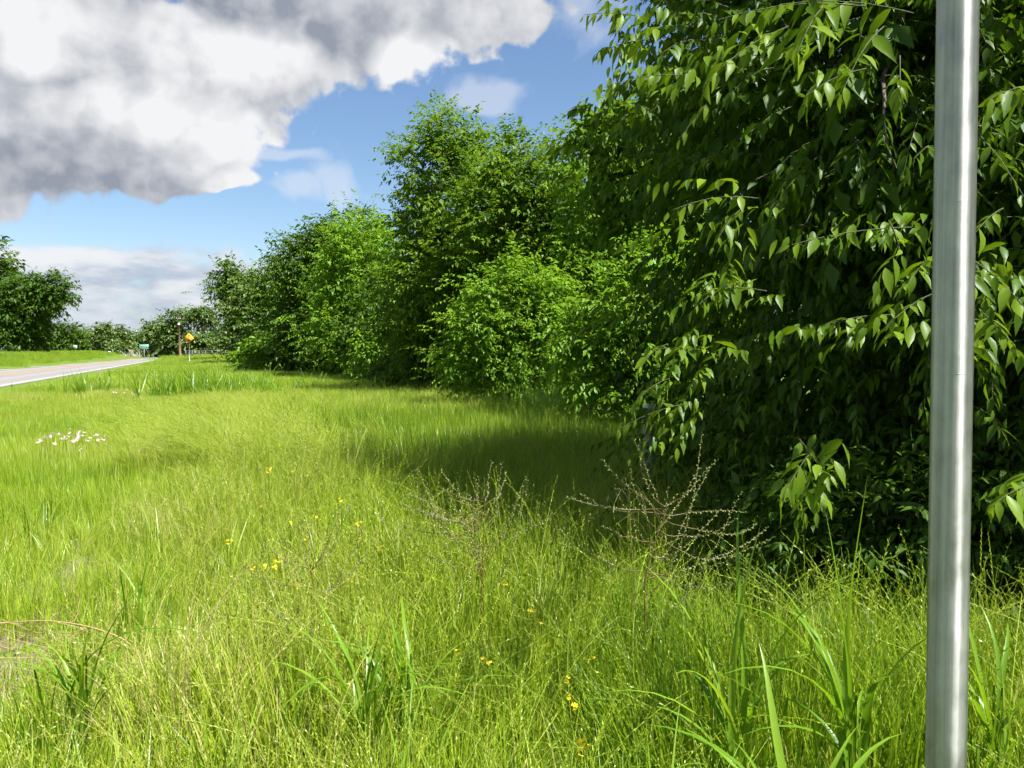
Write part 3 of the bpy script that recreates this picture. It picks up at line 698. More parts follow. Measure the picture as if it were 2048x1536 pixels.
# --- trees beyond the road
px_tree('tree', 'tallest dark tree at the far side of the road', 'tree', -5, 112,
        [(-20, 530, 40, 48, 0), (-10, 590, 50, 60, 0), (-50, 600, 60, 70, 3), (10, 650, 40, 50, 0), (-40, 670, 60, 50, 0)],
        1500, M['crown_dark'], 41, leaf=0.5, n_leaf=10, spray_len=2.0, trunk_r=0.45, rough=0.22, share=0.35, inner=0.4)
px_tree('tree', 'dark tree with a rounded limb hanging out over the verge', 'tree', 62, 108,
        [(45, 595, 36, 36, 0), (60, 640, 36, 50, 0), (108, 590, 30, 30, -1), (85, 605, 25, 25, 0), (50, 680, 34, 38, 0), (105, 612, 20, 18, -1)],
        1300, M['crown_dark'], 42, leaf=0.45, n_leaf=10, spray_len=1.7, trunk_r=0.4, rough=0.22, share=0.35, inner=0.4)
far = [
    ('tree', 'pale distant tree in front of the white shed', 96, 205, [(95, 672, 24, 18, 0), (105, 685, 22, 14, 0), (85, 662, 14, 12, 0)], M['crown_far'], 51),
    ('tree', 'dark rounded distant tree behind the small white sign', 140, 190, [(138, 672, 19, 16, 0), (145, 688, 22, 16, 0), (132, 694, 16, 14, 0)], M['crown_dark'], 52),
    ('tree', 'thin pale distant tree right of the dark rounded one', 176, 215, [(176, 675, 10, 12, 0), (182, 690, 14, 12, 0), (168, 690, 12, 10, 0)], M['crown_far'], 53),
    ('tree', 'distant tree with tall domed crown above the road bend', 207, 210, [(210, 662, 13, 10, 0), (203, 678, 18, 12, 0), (212, 686, 20, 10, 0)], M['crown_far'], 54),
    ('tree', 'distant tree with open crown left of the green road sign', 240, 215, [(240, 672, 14, 10, 0), (245, 686, 16, 12, 0), (230, 690, 12, 8, 0)], M['crown_far'], 55),
    ('tree', 'low dark distant tree just behind the green road sign', 275, 225, [(268, 688, 14, 12, 0), (290, 690, 18, 12, 0), (255, 696, 12, 8, 0)], M['crown_dark'], 56),
    ('tree', 'broad distant tree at the left end of the middle clump', 312, 175, [(305, 655, 16, 14, 0), (320, 672, 26, 24, 0), (308, 690, 18, 16, 0)], M['crown_far'], 57),
    ('tree', 'tallest tree of the distant middle clump behind the utility pole', 352, 170, [(356, 630, 18, 13, 0), (345, 650, 22, 18, 0), (355, 675, 26, 22, 0), (335, 690, 20, 16, 0)], M['crown_far'], 58),
    ('tree', 'far tree right of the bare pale branches', 440, 165, [(436, 680, 20, 16, 0), (450, 692, 18, 16, 0), (424, 690, 16, 16, 0), (462, 670, 10, 20, 0)], M['crown_dark'], 60),
    ('shrub', 'distant rounded bush between yellow sign and rail fence', 392, 160, [(392, 690, 18, 14, 0), (408, 696, 14, 12, 0)], M['crown_far'], 61),
    ('shrub', 'low distant bush beside the road bend', 238, 205, [(238, 702, 14, 6, 0), (255, 703, 14, 6, 0)], M['crown_far'], 62),
]
for nm, lab, px, d, items, mat, sd in far:
    px_tree(nm, lab, nm, px, d, items, 420, mat, sd, leaf=0.6, n_leaf=9, spray_len=2.0, trunk_r=0.3, rough=0.2, share=0.3, inner=0.4, group='distant trees beyond the road' if nm == 'tree' else None, fill=0.35)
def dead_tree():
    d = 168; base = (X(414, d), d)
    root = px_tree('tree', 'distant tree with bare pale dead branches under a leafy top', 'tree', 414, d, [(400, 628, 22, 11, 0), (420, 640, 12, 12, 0), (388, 640, 10, 9, 0)], 300, M['crown_far'], 59, leaf=0.6, n_leaf=9, spray_len=1.8, trunk_r=0.3, fill=0.3, group='distant trees beyond the road')
    r = np.random.default_rng(5)
    mb = MB(); o = np.array([base[0], base[1], 0])
    tr = limb_path(P(416, 705, d) - o, P(404, 650, d) - o, r, 8, 0.04); mb.tube(tr, np.linspace(0.32, 0.12, 8), 7)
    for _ in range(26):
        k = r.integers(2, 8); e = P(r.uniform(382, 428), r.uniform(630, 668), d + r.normal(0, 1.5)) - o
        pth = limb_path(tr[k], e, r, 6, 0.08); mb.tube(pth, np.linspace(0.13, 0.04, 6), 5)
    link('dead_branches', mb.mesh('dead_branches', M['dead_wood'], True), root)
dead_tree()
# a wood closing the horizon
def far_wood():
    r = np.random.default_rng(77)
    n = 9000
    az = r.uniform(-70, 75, n) * math.pi / 180; d = r.uniform(330, 420, n)
    hh = 5 + 4 * (0.5 + 0.5 * np.sin(az * 37 + 1) * np.sin(az * 91)) + r.uniform(0, 2.0, n)
    pos = np.stack([np.sin(az) * d, np.cos(az) * d, r.uniform(0, 1, n) ** 0.7 * hh], 1)
    D = unit(r.normal(size=(n, 3)) + np.array([0, -0.4, 0.6]))
    p, R, s = sprays(pos, D, np.full(n, 3.0), 6, 1.4, 0.2, r)
    V, F, tn = leaves_mesh(p, R, s, 0, np.clip(r.normal(0.5, 0.2, len(p)), 0, 1))
    o = link('far_wood', mesh_np('far_wood', V, F, M['crown_far'], {'tint': tn})); tag(o, 'distant line of woodland along the horizon', 'woodland', kind='stuff')
far_wood()

# --- the overhanging tree beside the camera
def near_tree():
    r = np.random.default_rng(91)
    base = np.array([3.9, 6.4, 0.0])
    root = empty('overhanging_tree', tuple(base)); tag(root, 'big dark-leaved tree overhanging the grass behind the metal post', 'tree')
    lobes = np.array([  # world coordinates
        (3.3, 6.2, 4.4, 2.35, 2.3, 2.6), (2.4, 5.0, 3.4, 1.45, 1.4, 1.5), (4.6, 5.2, 4.6, 2.2, 1.7, 2.4), (3.6, 4.6, 2.4, 1.7, 1.2, 1.5), (2.65, 5.6, 1.75, 1.1, 1.1, 0.95),
        (3.9, 5.0, 1.2, 1.7, 1.2, 1.2), (2.8, 5.3, 0.75, 1.2, 1.0, 0.8), (5.4, 5.0, 2.5, 1.6, 1.5, 2.4), (3.0, 7.6, 3.2, 2.0, 2.0, 3.0), (2.2, 5.5, 3.1, 1.0, 1.1, 1.0),
        (5.6, 3.6, 3.9, 1.7, 1.5, 2.2), (4.4, 7.5, 6.0, 2.6, 2.6, 2.2), (3.1, 5.3, 5.6, 1.35, 1.1, 1.2), (2.1, 4.9, 4.9, 0.95, 0.8, 0.8), (2.1, 6.5, 6.5, 1.3, 1.3, 1.2), (1.85, 6.6, 0.85, 0.7, 0.7, 0.75), (2.5, 6.2, 0.9, 1.0, 0.9, 0.9)], float)
    O, Dn, bt = boughs(lobes, 9600, r, 4, 0.38, 0.16, 0.12, 0.34, 12, 0.5)
    D = unit(Dn + np.array([-0.15, -0.25, 0.05]) + r.normal(0, 0.42, Dn.shape))
    L = 0.46 * r.uniform(0.65, 1.3, len(O))
    O = O - D * L[:, None] * 0.5
    nl = 13
    pos, R, size = sprays(O, D, L, nl, 0.120, 0.34, r, hang=0.95)
    tint = np.repeat(np.clip(bt - 0.06 + r.normal(0, 0.08, len(O)), 0, 1), nl) + r.normal(0, 0.08, len(pos))
    hero = [  # px0,py0,d0 -> px1,py1,d1 , leaves, size, droop
        (1810, 455, 2.75, 1585, 490, 2.55, 13, 0.098, .10), (1780, 445, 2.7, 1800, 505, 2.5, 6, 0.079, .2), (1500, 395, 3.0, 1350, 420, 2.8, 13, 0.094, .2), (1480, 420, 3.0, 1440, 480, 2.9, 7, 0.084, .3),
        (1800, 20, 2.55, 1560, 10, 2.35, 14, 0.107, .15), (1700, 10, 2.4, 1440, 40, 2.35, 14, 0.107, .2), (1760, 60, 2.45, 1700, 170, 2.3, 9, 0.107, .3), (1640, 20, 2.3, 1600, 110, 2.2, 9, 0.112, .3),
        (1560, 60, 2.5, 1430, 160, 2.4, 12, 0.103, .25), (1720, 140, 2.55, 1620, 190, 2.45, 9, 0.098, .2), (1800, 120, 2.6, 1800, 210, 2.5, 8, 0.094, .2),
        (1470, 570, 3.2, 1390, 620, 3.0, 11, 0.089, .25), (1520, 580, 3.2, 1400, 585, 3.0, 10, 0.089, .15), (1790, 630, 2.8, 1650, 650, 2.7, 13, 0.094, .15), (1860, 590, 2.6, 1780, 650, 2.5, 9, 0.094, .2),
        (1625, 900, 2.5, 1570, 990, 2.4, 10, 0.098, .2), (1600, 880, 2.6, 1640, 940, 2.5, 6, 0.084, .2), (1870, 510, 2.4, 1820, 570, 2.3, 8, 0.094, .3), (2000, 420, 2.4, 1950, 470, 2.3, 8, 0.094, .2),
        (1960, 530, 2.5, 2040, 610, 2.4, 10, 0.089, .2), (2070, 970, 2.0, 1990, 1010, 1.95, 9, 0.089, .3), (1970, 630, 2.6, 2030, 700, 2.5, 9, 0.084, .2), (2060, 170, 2.4, 1980, 200, 2.4, 9, 0.098, .2),
        (1330, 690, 3.7, 1280, 740, 3.5, 11, 0.094, .3), (1400, 700, 3.5, 1300, 700, 3.4, 10, 0.094, .15), (1360, 810, 3.9, 1240, 860, 3.8, 12, 0.094, .2), (1330, 760, 3.9, 1270, 810, 3.8, 9, 0.094, .3),
        (1260, 30, 3.6, 1170, 30, 3.5, 10, 0.098, .15), (1290, 80, 3.7, 1195, 110, 3.6, 11, 0.098, .2), (1350, 150, 3.7, 1215, 175, 3.6, 12, 0.094, .2), (1230, 0, 3.6, 1150, -10, 3.5, 7, 0.094, .1),
    ]
    for (x0, y0, d0, x1, y1, d1, n, ls, dr) in hero:
        for _ in range(1 if (y0 < 260 and d0 < 2.8) else 3):
            dx, dy, dd = r.normal(0, 38), r.normal(12, 32), r.uniform(0.02, 0.30)
            if x1 < 1320: dx = abs(dx) + 25
            a, b = P(x0 + dx, y0 + dy, d0 + dd), P(x1 + dx + r.normal(0, 25), y1 + dy + r.normal(0, 25), d1 + dd); L1 = np.linalg.norm(b - a)
            p_, R_, s_ = sprays(a[None], unit(b - a + np.array([0, 0, dr * L1]))[None], np.array([L1]), n, ls, dr, r, hang=0.9)
            pos = np.concatenate([pos, p_]); R = np.concatenate([R, R_]); size = np.concatenate([size, s_]); tint = np.concatenate([tint, r.normal(0.66, 0.12, n)])  # companion sprays, tinted brighter than the crown to look sunlit
    keep = pos[:, 2] > 0.1
    near = np.linalg.norm(pos - np.array([0, 0, EYE]), axis=1) < 4.6
    Oi, Di = inner_points(lobes, 3000, r, 0.8)
    pi_, Ri, si = sprays(Oi, Di, np.full(len(Oi), 0.5), 9, 0.19, 0.25, r, 0.9)
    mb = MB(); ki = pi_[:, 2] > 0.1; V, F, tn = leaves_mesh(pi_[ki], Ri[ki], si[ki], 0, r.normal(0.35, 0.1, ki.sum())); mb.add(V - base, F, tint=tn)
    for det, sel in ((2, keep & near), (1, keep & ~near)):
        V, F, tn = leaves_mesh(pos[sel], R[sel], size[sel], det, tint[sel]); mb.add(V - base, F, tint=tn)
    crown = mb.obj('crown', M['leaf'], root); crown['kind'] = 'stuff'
    # twigs of the nearer sprays
    tw = MB(); sel = np.where((O[:, 1] < 5.4))[0]
    for i in sel:
        t = np.linspace(-0.2, 1, 4)[:, None]
        tw.tube(O[i] + D[i] * L[i] * t - np.array([0, 0, 1]) * 0.32 * L[i] * t * np.abs(t) - base, np.linspace(0.004, 0.0012, 4), 3, cap=False)
    # trunk and limbs
    tr = MB(); tp = limb_path((0, 0, -0.1), (-0.4, -0.3, 5.6), r, 10, 0.04); tr.tube(tp, np.linspace(0.17, 0.05, 10), 10)
    link('trunk', tr.mesh('trunk', M['bark'], True), root)
    for lb in lobes:
        lc = lb[:3] - base; k = int(np.clip(np.searchsorted(tp[:, 2], lc[2] * 0.6), 1, 8))
        b = MB(); pth = limb_path(tp[k], lc, r, 7); b.tube(pth, np.linspace(0.06, 0.015, 7), 7)
        for _ in range(7):
            j = r.integers(2, 7); e = lc + unit(r.normal(size=3) + np.array([-0.4, -0.6, 0.1])) * lb[3:] * 0.9
            b.tube(limb_path(pth[j], e, r, 6), np.linspace(0.016, 0.004, 6), 5)
        link('branch', b.mesh('branch', M['bark'], True), root)
    # the sprays that stand out in the sun, sunlight also put into their brighter tint: each leaf a piece of its own
    tmpl = []
    for k in range(6):
        V0, F0 = LEAF[2]; V = V0.copy()
        V[:, 2] += r.uniform(-0.16, 0.10) * V[:, 1] ** 2 + 0.025 * np.sin(V[:, 1] * 9 + k) * np.abs(V[:, 0]) * 4; V[:, 0] *= r.uniform(0.85, 1.15)
        V[:, 0] += r.uniform(-0.08, 0.08) * V[:, 1] ** 2
        me = mesh_np('leaf', V, F0, M['leaf'], {'tint': np.full(len(V), 0.55 + 0.09 * k)}, True); tmpl.append(me)
    from mathutils import Matrix
    cnt = 0
    for (x0, y0, d0, x1, y1, d1, n, ls, dr) in hero:
        a, b = P(x0, y0, d0), P(x1, y1, d1); L1 = np.linalg.norm(b - a)
        Dv = unit(b - a + np.array([0, 0, dr * L1]))
        pos, R, size = sprays(a[None], Dv[None], np.array([L1]), n, ls, dr, r, hang=0.9)
        t = np.linspace(-0.12, 1, 6)[:, None]
        tw.tube(a + Dv * L1 * t - np.array([0, 0, 1]) * dr * L1 * t * np.abs(t) - base, np.linspace(0.0024, 0.0010, 6), 4, cap=False)
        for i in range(n):
            if cnt >= 300: break
            o = bpy.data.objects.new('leaf', tmpl[r.integers(0, 6)]); COL.objects.link(o); o.parent = root
            m = np.eye(4); m[:3, :3] = R[i] * size[i]; m[:3, 3] = pos[i] - base
            o.matrix_local = Matrix(m.tolist()); cnt += 1
    tw.obj('twigs', M['twig'], root)['kind'] = 'stuff'
near_tree()
tree('tree', 'unseen tree added beyond the right frame edge, shading the overhanging tree', 'tree', (8.2, 3.0), [(0, 0, 4.6, 2.3, 2.3, 2.6), (-0.6, 0.8, 2.6, 1.7, 1.7, 2.0), (0.6, 1.8, 4.4, 2, 2, 2.4)], 1500, M['crown'], 95, leaf=0.12, n_leaf=11, spray_len=0.5, trunk_r=0.15)  # out of view, added to cast shade on the overhanging tree
tree('tree', 'dark tree filling the depth behind the overhanging tree', 'tree', (7.2, 9.7), [(0, 0, 4.0, 2.6, 2.4, 3.2), (-1.9, 0.2, 3.2, 1.8, 1.8, 2.6), (1.8, -0.4, 3.6, 2.2, 2.0, 3.0), (-1.2, -0.5, 1.3, 1.8, 1.5, 1.3), (1.5, -1, 1.1, 1.7, 1.3, 1.2), (3.4, -1.8, 1.4, 1.7, 1.5, 1.6), (3.6, -1.5, 3.6, 2, 1.8, 2.4)], 4300, M['crown_dark'], 96, leaf=0.12, n_leaf=11, spray_len=0.55, trunk_r=0.16)
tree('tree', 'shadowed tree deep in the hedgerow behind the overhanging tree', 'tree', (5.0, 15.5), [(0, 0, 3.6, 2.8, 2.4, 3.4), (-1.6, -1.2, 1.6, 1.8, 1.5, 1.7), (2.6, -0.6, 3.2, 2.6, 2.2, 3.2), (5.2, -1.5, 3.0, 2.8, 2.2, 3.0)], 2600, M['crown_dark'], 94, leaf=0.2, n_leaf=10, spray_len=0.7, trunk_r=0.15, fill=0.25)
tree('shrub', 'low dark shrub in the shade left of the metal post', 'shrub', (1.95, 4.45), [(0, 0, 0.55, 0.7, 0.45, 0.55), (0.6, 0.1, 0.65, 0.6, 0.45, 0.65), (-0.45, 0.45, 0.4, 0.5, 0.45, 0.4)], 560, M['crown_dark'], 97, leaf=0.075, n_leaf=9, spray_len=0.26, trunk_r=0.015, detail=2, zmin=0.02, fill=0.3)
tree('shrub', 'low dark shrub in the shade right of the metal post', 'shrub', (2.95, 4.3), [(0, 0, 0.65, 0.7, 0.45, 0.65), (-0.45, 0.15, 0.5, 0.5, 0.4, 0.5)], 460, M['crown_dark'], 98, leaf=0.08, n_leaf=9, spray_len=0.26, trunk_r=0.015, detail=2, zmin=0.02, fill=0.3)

# ---------------------------------------------------------------- grass
class Tuft:
    def __init__(s, seed): s.mb = MB(); s.r = np.random.default_rng(seed)
    def blade(s, x, y, h, w, az, lean, n=4, tint=0.0, curl=1.6, fold=0.0):
        t = np.linspace(0, 1, n + 1)
        hor = h * lean * t ** curl; z = h * np.sqrt(np.maximum(0.0, 1 - (lean * 0.75) ** 2)) * (t - 0.25 * lean * lean * t ** 3)
        wd = w * np.minimum(1, 0.55 + 1.6 * t) * (1 - t ** 2.2)
        dx, dy = math.cos(az), math.sin(az); tw = s.r.uniform(-1.2, 1.2)
        ta = az + math.pi / 2 + tw * t * 0.7
        cx, cy = x + dx * hor, y + dy * hor
        a = np.stack([cx - np.cos(ta) * wd / 2, cy - np.sin(ta) * wd / 2, z], 1); b = np.stack([cx + np.cos(ta) * wd / 2, cy + np.sin(ta) * wd / 2, z], 1)
        V = np.concatenate([a[:-1], b[:-1], [[cx[-1], cy[-1], z[-1]]]])
        F4 = [(i, n + i, n + i + 1, i + 1) for i in range(n - 1)]
        s.mb.add(V, [F4, [(n - 1, 2 * n - 1, 2 * n)]], tint=tint)
        return np.array([cx[-1], cy[-1], z[-1]])
    def rye(s, x, y, h, az, lean, tint, w=0.0022, head=0.38, k=15, sp=0.013):
        n = 9; t = np.linspace(0, 1, n)
        hor = h * lean * t ** 2.3; z = h * (t - 0.3 * lean * t ** 3)
        c = np.stack([x + math.cos(az) * hor, y + math.sin(az) * hor, z], 1)
        s.mb.tube(c, np.linspace(w * 0.6, w * 0.3, n), 3, cap=False, tint=tint)
        ph = s.r.uniform(0, 6.3); sd = np.array([math.cos(ph), math.sin(ph), 0])
        for i in range(k):
            u = 1 - head + head * i / (k - 1); f = u * (n - 1); j = min(int(f), n - 2); p = c[j] + (c[j + 1] - c[j]) * (f - j); T = unit(c[j + 1] - c[j])
            sg = 1 if i % 2 else -1
            d = unit(T * 1.0 + sd * sg * 0.55); q = unit(np.cross(d, T) + s.r.normal(0, 0.3, 3)) * sp * 0.13
            l = sp * (1.15 - 0.5 * i / k)
            s.mb.add([p, p + d * l * 0.45 + q, p + d * l, p + d * l * 0.45 - q], [[(0, 1, 2, 3)]], tint=tint + 0.05)
def tuft_old(seed, rye=3, blades=15, hs=(0.3, 0.66)):
    t = Tuft(seed); r = t.r
    for _ in range(blades):
        a, q = r.uniform(0, 6.28), 0.09 * math.sqrt(r.random()); h = r.uniform(*hs)
        t.blade(q * math.cos(a), q * math.sin(a), h, r.uniform(0.0035, 0.0075), r.uniform(0, 6.28), r.uniform(0.05, 0.5), 5, r.normal(0, 0.10))
    for _ in range(4):
        a, q = r.uniform(0, 6.28), 0.10 * math.sqrt(r.random())
        t.blade(q * math.cos(a), q * math.sin(a), r.uniform(0.1, 0.3), 0.004, r.uniform(0, 6.28), r.uniform(0.4, 0.9), 4, 0.1 + abs(r.normal(0, 0.25)))
    for _ in range(rye):
        a, q = r.uniform(0, 6.28), 0.07 * math.sqrt(r.random())
        t.rye(q * math.cos(a), q * math.sin(a), r.uniform(0.55, 0.88), r.uniform(0, 6.28), r.uniform(0.05, 0.55), r.uniform(0.08, 0.28))
    return t.mb.mesh('grass_tuft', M['grass'])
def patch_tall(seed, size=0.5, dens=1350, rye_d=200, h=(0.26, 0.66), hr=(0.5, 0.86), k=13, wk=1.0, culms=True):
    t = Tuft(seed); r = t.r; a = size * size; ph = r.uniform(0, 6.28, 4)
    def xy():
        while True:
            p = r.uniform(-0.56, 0.56, 2) * size
            if np.hypot(*p) < size * 0.56: return p
    def hm(p): return 1 + 0.16 * math.sin(p[0] * 14 + ph[0]) * math.sin(p[1] * 12 + ph[1])
    for _ in range(int(dens * a)):
        p = xy(); t.blade(p[0], p[1], r.uniform(*h) * hm(p), wk * r.uniform(0.0038, 0.0092), r.uniform(0, 6.28), r.uniform(0.03, 0.42), 4, r.normal(0, 0.19) + (0.38 if r.random() < 0.11 else 0))
    for _ in range(int(dens * a * 0.22)):
        p = xy(); t.blade(p[0], p[1], r.uniform(0.1, 0.3), 0.0045, r.uniform(0, 6.28), r.uniform(0.4, 0.9), 3, 0.1 + abs(r.normal(0, 0.22)))
    for _ in range(int(rye_d * a)):
        p = xy(); t.rye(p[0], p[1], r.uniform(*hr) * hm(p), r.uniform(0, 6.28), r.uniform(0.05, 0.6), r.uniform(0.12, 0.34), w=0.0028, k=k, sp=0.018)
    for _ in range((3 if seed % 3 else 5) * culms):
        p = xy() * 0.8; lean = r.choice([r.uniform(0.05, 0.25), r.uniform(0.4, 0.85)])
        t.rye(p[0], p[1], r.uniform(0.72, 1.0), r.uniform(0, 6.28), lean, r.uniform(0.14, 0.34), w=0.0040, head=r.uniform(0.26, 0.36), k=17, sp=0.025)
    return t.mb.mesh('grass_tuft', M['grass'])
def tuft_short(seed, n=46, rad=0.16, h=(0.12, 0.33), w=(0.0025, 0.0045), seg=3):
    t = Tuft(seed); r = t.r
    for _ in range(n):
        a, q = r.uniform(0, 6.28), rad * math.sqrt(r.random())
        t.blade(q * math.cos(a), q * math.sin(a), r.uniform(*h), r.uniform(*w), r.uniform(0, 6.28), r.uniform(0.05, 0.45), seg, r.normal(0.02, 0.17) + (0.3 if r.random() < 0.06 else 0))
    return t.mb.mesh('grass_tuft', M['grass'])
def tuft_silky(seed):
    t = Tuft(seed); r = t.r
    for _ in range(26):
        a, q = r.uniform(0, 6.28), 0.10 * math.sqrt(r.random()); az = math.pi + r.normal(0, 0.9)
        t.rye(q * math.cos(a), q * math.sin(a), r.uniform(0.55, 0.9), az, r.uniform(0.3, 0.9), r.uniform(0.0, 0.14), w=0.0042, k=9, sp=0.02)
    return t.mb.mesh('grass_tuft', M['grass'])
def tuft_broad(seed, n=13, h=(0.6, 1.05), w=(0.012, 0.02)):
    t = Tuft(seed); r = t.r
    for _ in range(n):
        a, q = r.uniform(0, 6.28), 0.12 * math.sqrt(r.random())
        t.blade(q * math.cos(a), q * math.sin(a), r.uniform(*h), r.uniform(*w), r.uniform(0, 6.28), r.uniform(0.1, 0.75), 6, r.normal(-0.06, 0.07), 2.0)
    return t.mb.mesh('grass_tuft', M['grass'])
def proto(name, meshes):
    c = bpy.data.collections.new(name)
    for k, me in enumerate(meshes):
        c.objects.link(bpy.data.objects.new('%s_%02d' % (name, k), me))
    return c
PR = {
    'tall': proto('tuft_tall', [patch_tall(100 + k) for k in range(9)]),
    'mid': proto('tuft_mid', [patch_tall(120 + k, dens=1250, rye_d=45, k=9, wk=1.35, culms=False) for k in range(6)]),
    'small': proto('tuft_small', [tuft_old(150 + k, rye=1, blades=9, hs=(0.15, 0.4)) for k in range(6)]),
    'short': proto('tuft_short', [tuft_short(200 + k, 720, 0.42, (0.12, 0.33), (0.0028, 0.0052)) for k in range(7)]),
    'far': proto('tuft_far', [tuft_short(300 + k, 900, 1.05, (0.15, 0.42), (0.007, 0.013), 2) for k in range(6)]),
    'silky': proto('tuft_silky', [tuft_silky(400 + k) for k in range(4)]),
    'broad': proto('tuft_broad', [tuft_broad(500 + k) for k in range(4)]),
}
def gn_group(coll):
    g = bpy.data.node_groups.new('scatter_' + coll.name, 'GeometryNodeTree')
    g.interface.new_socket('Geometry', in_out='INPUT', socket_type='NodeSocketGeometry')
    g.interface.new_socket('Geometry', in_out='OUTPUT', socket_type='NodeSocketGeometry')
    N = g.nodes; i, o = N.new('NodeGroupInput'), N.new('NodeGroupOutput')
    ci = N.new('GeometryNodeCollectionInfo'); ci.inputs['Collection'].default_value = coll; ci.inputs['Separate Children'].default_value = True; ci.inputs['Reset Children'].default_value = True
    ip = N.new('GeometryNodeInstanceOnPoints'); ip.inputs['Pick Instance'].default_value = True
    def na(name, dt):
        n = N.new('GeometryNodeInputNamedAttribute'); n.data_type = dt; n.inputs['Name'].default_value = name; return n.outputs['Attribute']
    g.links.new(i.outputs[0], ip.inputs['Points']); g.links.new(ci.outputs[0], ip.inputs['Instance'])
    g.links.new(na('pick', 'INT'), ip.inputs['Instance Index'])
    er = N.new('FunctionNodeEulerToRotation'); g.links.new(na('rot', 'FLOAT_VECTOR'), er.inputs[0]); g.links.new(er.outputs[0], ip.inputs['Rotation'])
    g.links.new(na('size', 'FLOAT_VECTOR'), ip.inputs['Scale'])
    g.links.new(ip.outputs[0], o.inputs[0])
    return g
GN = {k: gn_group(c) for k, c in PR.items()}
def scatter(name, label, key, pts, scale, tone, r, tilt=0.18, yaw=True):
    n = len(pts); me = mesh_np(name, pts, [])
    def at(nm, dt, prop, a):
        x = me.attributes.new(nm, dt, 'POINT'); x.data.foreach_set(prop, np.ascontiguousarray(a).ravel())
    at('pick', 'INT', 'value', r.integers(0, len(PR[key].objects), n).astype(np.int32))
    rot = np.stack([r.normal(0, tilt, n), r.normal(0, tilt, n), r.uniform(0, 6.283, n) if yaw else r.normal(0, 0.5, n)], 1).astype(np.float32); at('rot', 'FLOAT_VECTOR', 'vector', rot)
    sc = np.stack([scale * 0.5 + 0.5, scale * 0.5 + 0.5, scale], 1).astype(np.float32) if key in ('tall', 'mid', 'short', 'far', 'small') else np.repeat(scale[:, None], 3, 1).astype(np.float32); at('size', 'FLOAT_VECTOR', 'vector', sc)
    at('tone', 'FLOAT', 'value', tone.astype(np.float32))
    me.materials.append(M['grass'])
    o = link(name, me); md = o.modifiers.new('scatter', 'NODES'); md.node_group = GN[key]
    tag(o, label, 'grass', kind='stuff'); return o
def noise2(x, y, f, s=0.0):
    return (np.sin(x * f + 1.3 + s) * np.cos(y * f * 0.83 + 2.1 * s) + 0.6 * np.sin(x * f * 2.1 - y * f * 1.7 + s) + 0.4 * np.cos(x * f * 3.7 + y * f * 4.3 + 3 * s)) / 2
def line_x(d): return -2.25 - 0.345 * (d - 4.6)             # edge between tall and short grass
def hedge_x(d): return 2.2 - 0.445 * (d - 18.0) - np.where(d < 18, (18 - d) * 0.02, 0)      # foot of the hedgerow
def cand(n, d0, d1, r, margin=1.5, slope=0.70):
    d = np.sqrt(r.uniform(d0 * d0, d1 * d1, n)); x = r.uniform(-1, 1, n) * (slope * d + margin); return x, d
def grid(d0, d1, step, r, margin=1.5, slope=0.70, jit=0.35):
    w = slope * d1 + margin
    gx, gy = np.meshgrid(np.arange(-w, w, step), np.arange(d0, d1, step)); gx = gx + (np.arange(gy.shape[0])[:, None] % 2) * step / 2
    x = gx.ravel() + r.uniform(-jit, jit, gx.size) * step; y = gy.ravel() + r.uniform(-jit, jit, gx.size) * step
    k = np.abs(x) < slope * y + margin
    return x[k], y[k]
PLANTS = [(X(1720, 2.45), 2.45), (X(1480, 2.6), 2.6), (X(1620, 1.95), 1.95), (X(730, 2.75), 2.75), (X(800, 2.9), 2.9), (X(150, 2.85), 2.85), (X(2010, 2.5), 2.5)]
